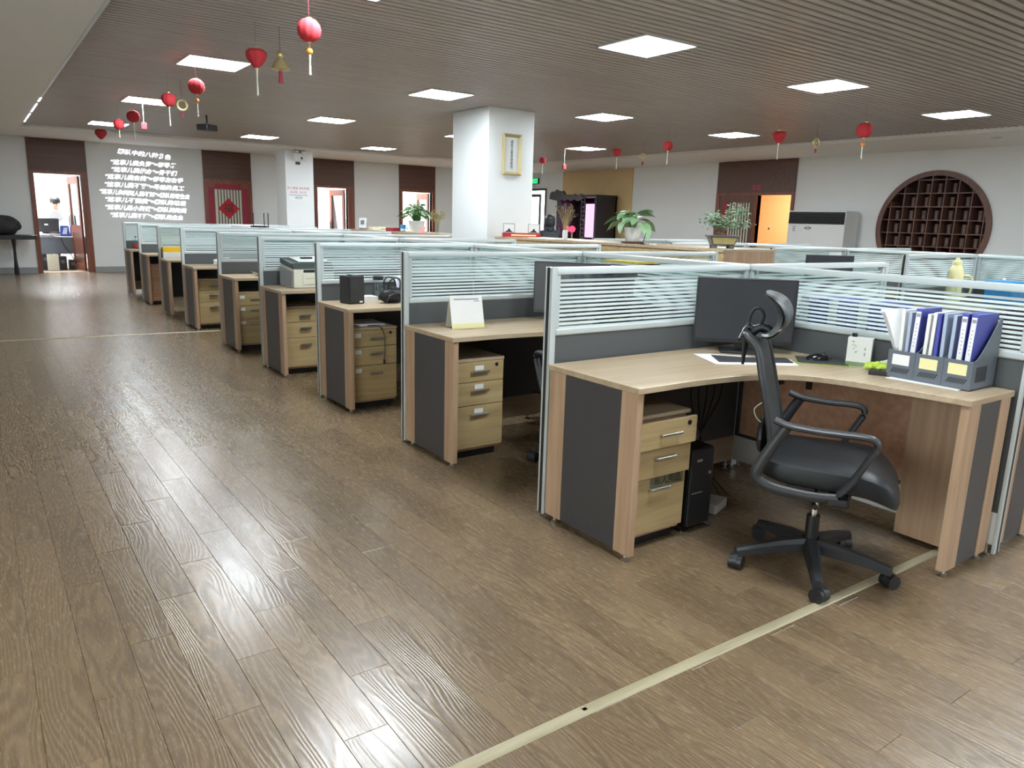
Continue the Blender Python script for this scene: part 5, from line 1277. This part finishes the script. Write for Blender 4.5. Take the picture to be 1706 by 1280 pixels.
# ------------------------------------------------------------------ things in the rear block
ZC = DZ + 0.0006
t = thing('thermos_flask', 'tall pale yellow thermos flask on a rear block desk', 'flask', (5.42, 0.70, ZC))
t.scale = (1.04, 1.04, 1.04)
part(t, 'body', MB().lathe([(0.06, 0), (0.064, 0.004), (0.066, 0.2), (0.064, 0.27), (0.045, 0.315), (0.035, 0.33)], n=24), M['paleyellow'], True)
part(t, 'cap', MB().lathe([(0.037, 0.3305), (0.04, 0.34), (0.04, 0.365), (0.018, 0.375), (0.018, 0.39), (0.01, 0.395)], n=20), M['paleyellow'], True)
part(t, 'handle', MB().tube(arc([(0.04, -0.045, 0.24), (0.09, -0.1, 0.22), (0.09, -0.1, 0.08), (0.04, -0.045, 0.05)], 5), 0.01, 8), M['paleyellow'], True)
t = thing('storage_tub', 'bright blue plastic tub with lid beside the thermos flask', 'tub', (5.72, 0.36, ZC))
part(t, 'tub', MB().extr([(-0.12, -0.15, 0), (0.12, -0.15, 0), (0.12, 0.15, 0), (-0.12, 0.15, 0)], (0, 0, 0.19)), M['basin'], bevel=0.012)
part(t, 'lid', MB().box(-0.13, -0.16, 0.1905, 0.13, 0.16, 0.215), M['basin'], bevel=0.008)
part(t, 'knob', MB().ball((0, 0.04, 0.225), 0.014, n=10), M['ceramic'], True)
t = thing('water_kettle', 'glass kettle with black handle on a rear block desk', 'kettle', (5.75, -0.08, ZC))
part(t, 'jug', MB().lathe([(0.07, 0), (0.08, 0.01), (0.085, 0.16), (0.06, 0.24), (0.055, 0.26)], n=20), M['clear'], True)
part(t, 'lid', MB().lathe([(0.058, 0.261), (0.05, 0.285), (0.012, 0.29), (0.015, 0.31)], n=18), M['black'], True)
part(t, 'handle', MB().tube(arc([(0.03, -0.05, 0.28), (0.05, -0.12, 0.31), (0.06, -0.15, 0.26), (0.05, -0.13, 0.1)], 5), 0.012, 8), M['black'], True)
solo('pinned_sheet', 'white sheet pinned to a rear partition beside the monitor', 'paper', MB().box(-0.12, -0.003, -0.14, 0.12, 0, 0.14), M['paper'], (5.9, 2.24, 1.0))
rg = random.Random(15)
for k in range(9):
    yy = -0.32 - 0.055 * k
    solo('ring_binder', 'upright blue ring binder behind the near striped divider' if k % 3 else 'upright white ring binder behind the near striped divider', 'binder', MB().box(0, 0, 0, 0.22, 0.048, 0.27 + rg.uniform(0, 0.02)), M['blue'] if k % 3 else M['paper'], (1.52, yy, ZC), group='binders behind the near partition')
t = thing('paper_tray', 'dark letter tray with yellow folder on top beyond the spine', 'tray', (1.50, 0.98, ZC))
for k in range(4): part(t, 'shelf', MB().box(0, 0, 0.02 + k * 0.115, 0.24, 0.33, 0.026 + k * 0.115), M['greyplastic'])
for a in (0.0, 0.318): part(t, 'side', MB().box(0, a, 0, 0.24, a + 0.012, 0.37), M['greyplastic'])
solo('yellow_folder', 'yellow folder lying on the dark letter tray', 'folder', MB().box(0, 0, 0, 0.22, 0.30, 0.014), M['yellow'], (1.51, 0.99, ZC + 0.372))
solo('paper_stack', 'stack of white paper in the dark letter tray', 'paper', MB().box(0, 0, 0, 0.2, 0.28, 0.06), M['paper'], (1.515, 1.0, ZC + 0.0265))
# ------------------------------------------------------------------ hanging decorations
def lantern(label, u, v, r, kind, group, z=2.6, tail=0.2):
    p = on_z(u, v, z)
    r *= 0.9
    t = thing('paper_lantern', label, 'lantern', (p.x, p.y, p.z), random.uniform(0, 1), group)
    top = HC - p.z
    if kind == 'cone':
        pr = [(0.25, 0.75), (0.7, 0.72), (0.98, 0.45), (1.0, 0.2), (0.85, -0.2), (0.55, -0.6), (0.25, -0.9), (0.1, -1.0)]
    else:
        pr = [(0.28, 0.93), (0.62, 0.8), (0.9, 0.48), (1.0, 0.05), (0.93, -0.4), (0.68, -0.76), (0.3, -0.95)]
    part(t, 'shade', MB().lathe([(a * r, b * r) for a, b in pr[::-1]], n=40, lobes=10, amp=0.035), M['red'], True)
    part(t, 'collar', MB().cyl((0, 0, r * 0.9), (0, 0, r * 1.0), r * 0.26, n=12).cyl((0, 0, -r * 1.06), (0, 0, -r * 0.94), r * 0.18, n=12), M['goldtrim'])
    part(t, 'cord', MB().cyl((0, 0, r), (0, 0, top), 0.001, n=5), M['darkred'])
    if kind == 'bead':
        part(t, 'bead', MB().ball((0, 0, -r * 1.75), r * 0.28, n=12), M['orange'], True)
        part(t, 'bead_string', MB().cyl((0, 0, -r * 1.05), (0, 0, -r * 1.5), 0.0025, n=5), M['orange'])
        z0 = -r * 2.0
    else: z0 = -r * 1.05
    part(t, 'tassel', MB().cyl((0, 0, z0), (0, 0, z0 - tail * 0.3), 0.009, 0.006, 8).cyl((0, 0, z0 - tail * 0.3), (0, 0, z0 - tail), 0.005, 0.009, 8), M['offwhite'] if kind != 'plain' else M['goldtrim'], True)
    return t
LG = 'red paper lanterns hung from the slats'
lantern('red paper lantern with orange bead and tassel over the aisle', 515, 50, 0.086, 'bead', LG, tail=0.13)
lantern('heart shaped red lantern with white tassel over the aisle', 427, 96, 0.092, 'cone', LG)
lantern('red paper lantern with orange bead and tassel over the aisle', 327, 144, 0.086, 'bead', LG, tail=0.13)
lantern('round red lantern with white tassel over the aisle', 281, 166, 0.086, 'plain2', LG)
lantern('round red lantern with white tassel over the aisle', 222, 194, 0.09, 'plain2', LG)
lantern('round red lantern with white tassel over the aisle', 198, 207, 0.086, 'plain2', LG, tail=0.1)
lantern('heart shaped red lantern with white tassel over the aisle', 168, 223, 0.10, 'cone', LG)
RG = 'red lanterns over the rear block'
for u, v, r, k in ((904, 267, 0.075, 'plain2'), (1028, 254, 0.085, 'cone'), (1113, 243, 0.085, 'plain2'), (1298, 228, 0.10, 'cone')):
    lantern('small red lantern hanging over the rear desk block', u, v, r, k, RG)
lantern('red lantern with pale bead hanging before the moon shelf', 1440, 217, 0.105, 'bead', RG, tail=0.15)
def pendant(label, u, v, kind, group, z=2.6, s=1.0):
    p = on_z(u, v, z); t = thing('hanging_ornament', label, 'ornament', (p.x, p.y, p.z), 0, group)
    top = HC - p.z
    if kind == 'gold':
        part(t, 'figure', MB().lathe([(0.02, -0.07), (0.075, -0.055), (0.06, -0.01), (0.035, 0.02), (0.02, 0.03)], n=14).ball((0, 0, 0.055), 0.032, n=10), M['goldtrim'], True)
        part(t, 'tassel', MB().cyl((0, 0, -0.07), (0, 0, -0.16), 0.014, 0.02, 8), M['darkred'])
        part(t, 'cord', MB().cyl((0, 0, 0.085), (0, 0, top), 0.002, n=5), M['darkred'])
    elif kind == 'tag':
        part(t, 'tag', MB().box(-0.035, -0.02, -0.045, 0.035, 0.02, 0.045), M['red'], bevel=0.006)
        part(t, 'cord', MB().cyl((0, 0, 0.045), (0, 0, top), 0.004, n=5), M['offwhite'])
    else:
        ringp = [(0.055 * math.cos(a * PI / 8), 0.0, 0.055 * math.sin(a * PI / 8)) for a in range(17)]
        part(t, 'wreath', MB().tube(ringp, 0.018, 8), M['goldtrim'], True)
        part(t, 'charm', MB().box(-0.012, -0.008, -0.14, 0.012, 0.008, -0.08), M['darkred'])
        part(t, 'cord', MB().cyl((0, 0, 0.07), (0, 0, top), 0.002, n=5), M['darkred'])
    return t
pendant('gold figure ornament with red tassel beside the heart lantern', 467, 104, 'gold', 'hanging ornaments')
pendant('gold wreath ornament hanging beside a round aisle lantern', 303, 175, 'ring', 'hanging ornaments')
pendant('small red tag hanging on white cord near back wall', 240, 210, 'tag', 'hanging ornaments', 2.55)
pendant('small gold wreath hanging over the rear desk block', 1071, 262, 'ring', 'ornaments over the rear block')
pendant('small gold wreath hanging over the rear desk block', 1360, 238, 'ring', 'ornaments over the rear block')
pendant('small red tag hanging before the gold backdrop', 940, 278, 'tag', 'ornaments over the rear block', 2.5)
p = on_z(345, 213, 2.68)
t = thing('ceiling_projector', 'dark projector hanging on a short pole near the back', 'projector', (p.x, p.y, 2.68), R(40))
part(t, 'body', MB().box(-0.13, -0.1, -0.045, 0.13, 0.1, 0.045), M['black'], bevel=0.012)
part(t, 'lens', MB().cyl((0.05, 0.1, 0.0), (0.05, 0.13, 0.0), 0.035, n=16), M['blackgloss'], True)
part(t, 'pole', MB().cyl((0, 0, 0.045), (0, 0, HC - 2.68), 0.014, n=10), M['greyplastic'])

# ------------------------------------------------------------------ people
def skin(name, joints, edges, mat, sub=2):
    me = bpy.data.meshes.new(name); me.from_pydata([j[:3] for j in joints], edges, [])
    o = bpy.data.objects.new(name, me); COL.objects.link(o)
    md = o.modifiers.new('skin', 'SKIN'); md.use_smooth_shade = True
    ld = me.skin_vertices[0].data if me.skin_vertices else None
    if ld is None:
        bm = bmesh.new(); bm.from_mesh(me); bm.verts.layers.skin.verify(); bm.to_mesh(me); bm.free(); ld = me.skin_vertices[0].data
    for i, j in enumerate(joints):
        r = j[3]; ld[i].radius = r if isinstance(r, tuple) else (r, r); ld[i].use_root = (i == 0)
    sb = o.modifiers.new('sub', 'SUBSURF'); sb.levels = sub; sb.render_levels = sub
    bpy.context.view_layer.update()
    m2 = bpy.data.meshes.new_from_object(o.evaluated_get(bpy.context.evaluated_depsgraph_get()))
    bpy.data.objects.remove(o); bpy.data.meshes.remove(me)
    m2.materials.clear(); m2.materials.append(mat); m2.name = name
    for pl in m2.polygons: pl.use_smooth = True
    return m2
def person(label, loc, rz, top_mat, lean=0.12, s=1.0, hood=False):
    t = thing('person', label, 'person', loc, rz)
    t.scale = (s, s, s)
    L = lean
    J = [(0, 0, 0.90, (0.15, 0.10)), (0, -0.25 * L, 1.10, (0.135, 0.095)), (0, -0.8 * L, 1.34, (0.15, 0.10)), (0, -1.05 * L, 1.46, 0.055), (0, -1.25 * L - 0.01, 1.535, 0.075), (0, -1.5 * L - 0.02, 1.64, 0.085),
         (0.17, -0.85 * L, 1.38, 0.06), (0.22, -0.9 * L, 1.12, 0.045), (0.16, -0.22 - L, 0.97, 0.036), (0.13, -0.31 - L, 0.95, 0.03),
         (-0.17, -0.85 * L, 1.38, 0.06), (-0.22, -0.9 * L, 1.12, 0.045), (-0.16, -0.22 - L, 0.97, 0.036), (-0.13, -0.31 - L, 0.95, 0.03),
         (0.09, 0, 0.80, 0.085), (0.10, 0.0, 0.48, 0.06), (0.10, 0.03, 0.10, 0.042), (0.10, -0.12, 0.035, 0.032),
         (-0.09, 0, 0.80, 0.085), (-0.10, 0.0, 0.48, 0.06), (-0.10, 0.03, 0.10, 0.042), (-0.10, -0.12, 0.035, 0.032)]
    E_ = [(0, 1), (1, 2), (2, 3), (3, 4), (4, 5), (2, 6), (6, 7), (7, 8), (8, 9), (2, 10), (10, 11), (11, 12), (12, 13), (0, 14), (14, 15), (15, 16), (16, 17), (0, 18), (18, 19), (19, 20), (20, 21)]
    obj('body', skin('body', J, E_, M['skin']), t)
    idx = [0, 1, 2, 3, 6, 7, 8, 10, 11, 12]
    g = 0.016
    JS = [(J[i][0], J[i][1], J[i][2] - (0.02 if i == 3 else 0), tuple(a + g for a in J[i][3]) if isinstance(J[i][3], tuple) else J[i][3] + g) for i in idx]
    ES = [(0, 1), (1, 2), (2, 3), (2, 4), (4, 5), (5, 6), (2, 7), (7, 8), (8, 9)]
    obj('shirt', skin('shirt', JS, ES, top_mat), t)
    it = [0, 14, 15, 16, 18, 19, 20]
    JT = [(J[i][0], J[i][1], J[i][2] - (0.03 if i == 0 else 0), tuple(a + 0.012 for a in J[i][3]) if isinstance(J[i][3], tuple) else J[i][3] + 0.014) for i in it]
    obj('trousers', skin('trousers', JT, [(0, 1), (1, 2), (2, 3), (0, 4), (4, 5), (5, 6)], M['pants']), t)
    for sx in (-0.10, 0.10): part(t, 'shoe', MB().ball((sx, -0.05, 0.045), 0.045, 0.13, 0.045), M['black'], True)
    hx, hy, hz = 0, -1.38 * L - 0.02, 1.60
    part(t, 'hair', MB().ball((hx, hy + 0.022, hz + 0.045), 0.115, 0.125, 0.115, 18, 12), M['hair'], True)
    if hood:
        part(t, 'hood', MB().ball((hx, hy + 0.035, hz - 0.01), 0.112, 0.12, 0.135, 18, 12).ball((0, -1.0 * L + 0.01, 1.46), 0.1, 0.09, 0.09, 14, 9), top_mat, True)
    for sx in (-0.032, 0.032): part(t, 'eye', MB().ball((sx, hy - 0.088, hz - 0.012), 0.009, n=8, m=6), M['ink'])
    part(t, 'nose', MB().ball((0, hy - 0.098, hz - 0.035), 0.012, 0.016, 0.02, 8, 6), M['skin'], True)
    part(t, 'mouth', MB().ball((0, hy - 0.088, hz - 0.07), 0.022, 0.006, 0.006, 8, 6), M['redink'])
    for sx in (-0.09, 0.09): part(t, 'ear', MB().ball((sx, hy + 0.005, hz - 0.02), 0.012, 0.022, 0.032, 8, 6), M['skin'], True)
    return t
p = on_y(83, 346, 18.7)
person('person in white shirt looking down at the office desk', (p.x, 18.7, 0), R(30), M['shirt'], 0.16, 0.945)
p = at_depth(917, 374, 12.6)
person('person in dark navy jacket turned away beside dried grass', (p.x, p.y, 0), R(150), M['jacket'], 0.10, 0.86, True)

# ------------------------------------------------------------------ the first office
p = on_y(90, 397, 17.45)
t = thing('office_table', 'grey fronted office table behind the first open door', 'table', (-0.35, 17.45, 0))
part(t, 'tabletop', MB().box(-0.75, 0, 0.725, 0.62, 0.62, 0.75), M['screencard'], bevel=0.003)
part(t, 'front_panel', MB().box(-0.72, 0.03, 0.36, 0.60, 0.045, 0.7245), M['boxgrey'])
for sx in (-0.72, 0.57): part(t, 'leg', MB().box(sx, 0.05, 0, sx + 0.03, 0.58, 0.7245), M['boxgrey'])
def rear_monitor(label, loc, rz):
    t = thing('office_monitor', label, 'monitor', loc, rz)
    part(t, 'shell', MB().box(-0.26, -0.02, 0.09, 0.26, 0.03, 0.40), M['black'], bevel=0.008)
    part(t, 'screen', MB().box(-0.25, 0.0302, 0.1, 0.25, 0.032, 0.39), M['screen'])
    part(t, 'badge', MB().box(-0.03, -0.0215, 0.24, 0.045, -0.0202, 0.275), M['paper'])
    part(t, 'neck', MB().box(-0.03, -0.012, 0.01, 0.03, 0.008, 0.095), M['black'])
    part(t, 'stand', MB().box(-0.11, -0.08, 0, 0.11, 0.1, 0.01), M['black'], bevel=0.003)
    return t
q = on_z(80, 390, 0.75)
mpos = on_y(79, 392, 17.7)
rear_monitor('black monitor seen from behind on the grey fronted table', (mpos.x, 17.84, 0.7506), R(-6))
rg = random.Random(33)
pl = MB()
for k in range(16):
    a = rg.uniform(0, 3); c = (rg.uniform(-0.22, 0.22), rg.uniform(-0.02, 0.02), 0.002 + k * 0.003)
    pl.obox(c, (0.1 * math.cos(a), 0.1 * math.sin(a), 0.004), (-0.07 * math.sin(a), 0.07 * math.cos(a), 0.002), (0, 0, 0.001))
solo('office_papers', 'messy pile of papers before the rear facing monitor', 'papers', pl, M['paper'], (mpos.x + 0.02, 17.52, 0.757))
for k, (u, mt) in enumerate(((108, 'bagblue'), (125, 'bagblue'))):
    b = on_y(u, 385, 17.7)
    t = thing('tote_bag', 'dark blue shopping bag standing on the grey fronted table', 'bag', (b.x, 17.72, 0.7506), R(8 * k), 'blue bags on the office table')
    part(t, 'bag', MB().extr([(-0.1, -0.06, 0), (0.1, -0.06, 0), (0.085, -0.05, 0.24), (-0.085, -0.05, 0.24)], (0, 0.11, 0)), M['bagblue'], bevel=0.01)
    part(t, 'pale_patch', MB().extr([(-0.06, -0.0585, 0.05), (0.03, -0.0585, 0.05), (0.06, -0.052, 0.2), (-0.02, -0.052, 0.2)], (0, -0.002, 0)), M['paleblue'])
    part(t, 'handle', MB().tube(arc([(-0.05, -0.04, 0.23), (-0.04, -0.03, 0.3), (0.04, -0.03, 0.3), (0.05, -0.04, 0.23)], 4), 0.006, 6), M['paleblue'], True)
b = on_z(90, 446, 0.0)
solo('floor_carton', 'small cream carton on the floor under the grey fronted table', 'carton', MB().box(-0.11, -0.08, 0, 0.11, 0.08, 0.36), M['offwhite'], (on_y(89, 440, 17.3).x, 17.3, 0.0), bevel=0.003)
for k, (u, w, h) in enumerate(((77, 0.09, 0.40), (105, 0.10, 0.30), (121, 0.08, 0.22))):
    b = on_y(u, 440, 17.62)
    t = thing('equipment_box', ['black narrow computer case under the office table', 'dark computer case with round fan under the office table', 'low black equipment box beside the office table leg'][k], 'computer', (b.x, 17.56, 0.0))
    part(t, 'case', MB().box(-w / 2 - 0.03, 0, 0, w / 2 + 0.03, 0.3, h), M['black'], bevel=0.005)
    part(t, 'face', MB().box(-w / 2 - 0.02, -0.006, 0.02, w / 2 + 0.02, -0.0005, h - 0.02), M['screen'])
    part(t, 'fan', MB().cyl((0, -0.01, h * 0.6), (0, -0.0065, h * 0.6), 0.045, n=16), M['boxgrey'])
cb = MB().tube(arc([(-0.42, 17.43, 0.74), (-0.36, 17.40, 0.55), (-0.25, 17.38, 0.36), (-0.15, 17.38, 0.12), (-0.12, 17.36, 0.008)], 6), 0.009, 6)
solo('power_cable', 'black cable dropping down the grey table front', 'cable', cb, M['black'], smooth=True)

# ------------------------------------------------------------------ black side table at the back wall
t = thing('console_table', 'black console table with rounded end against back wall', 'table', (-1.15, 15.9, 0))
ov = [(0.0 + 0.26 * math.sin(a * PI / 12) * 0.8, 0.26 + 0.26 * -math.cos(a * PI / 12)) for a in range(13)]
part(t, 'tabletop', MB().prism(ov + [(-1.3, 0.52), (-1.3, 0.0)], 0.73, 0.82), M['black'], bevel=0.012)
for xx in (-0.22, -1.2):
    part(t, 'leg', MB().lathe([(0.035, 0), (0.05, 0.03), (0.028, 0.3), (0.026, 0.5), (0.04, 0.729)], (xx, 0.26, 0), 12), M['black'], True)
t = thing('cloth_bag', 'dark grey cloth bundle lying on the black console table', 'bag', (-1.62, 16.16, 0.8206))
part(t, 'bundle', blob(44, 0.42, 0.2, 0.20, 26, 14, 0.16), M['cloth'], True)
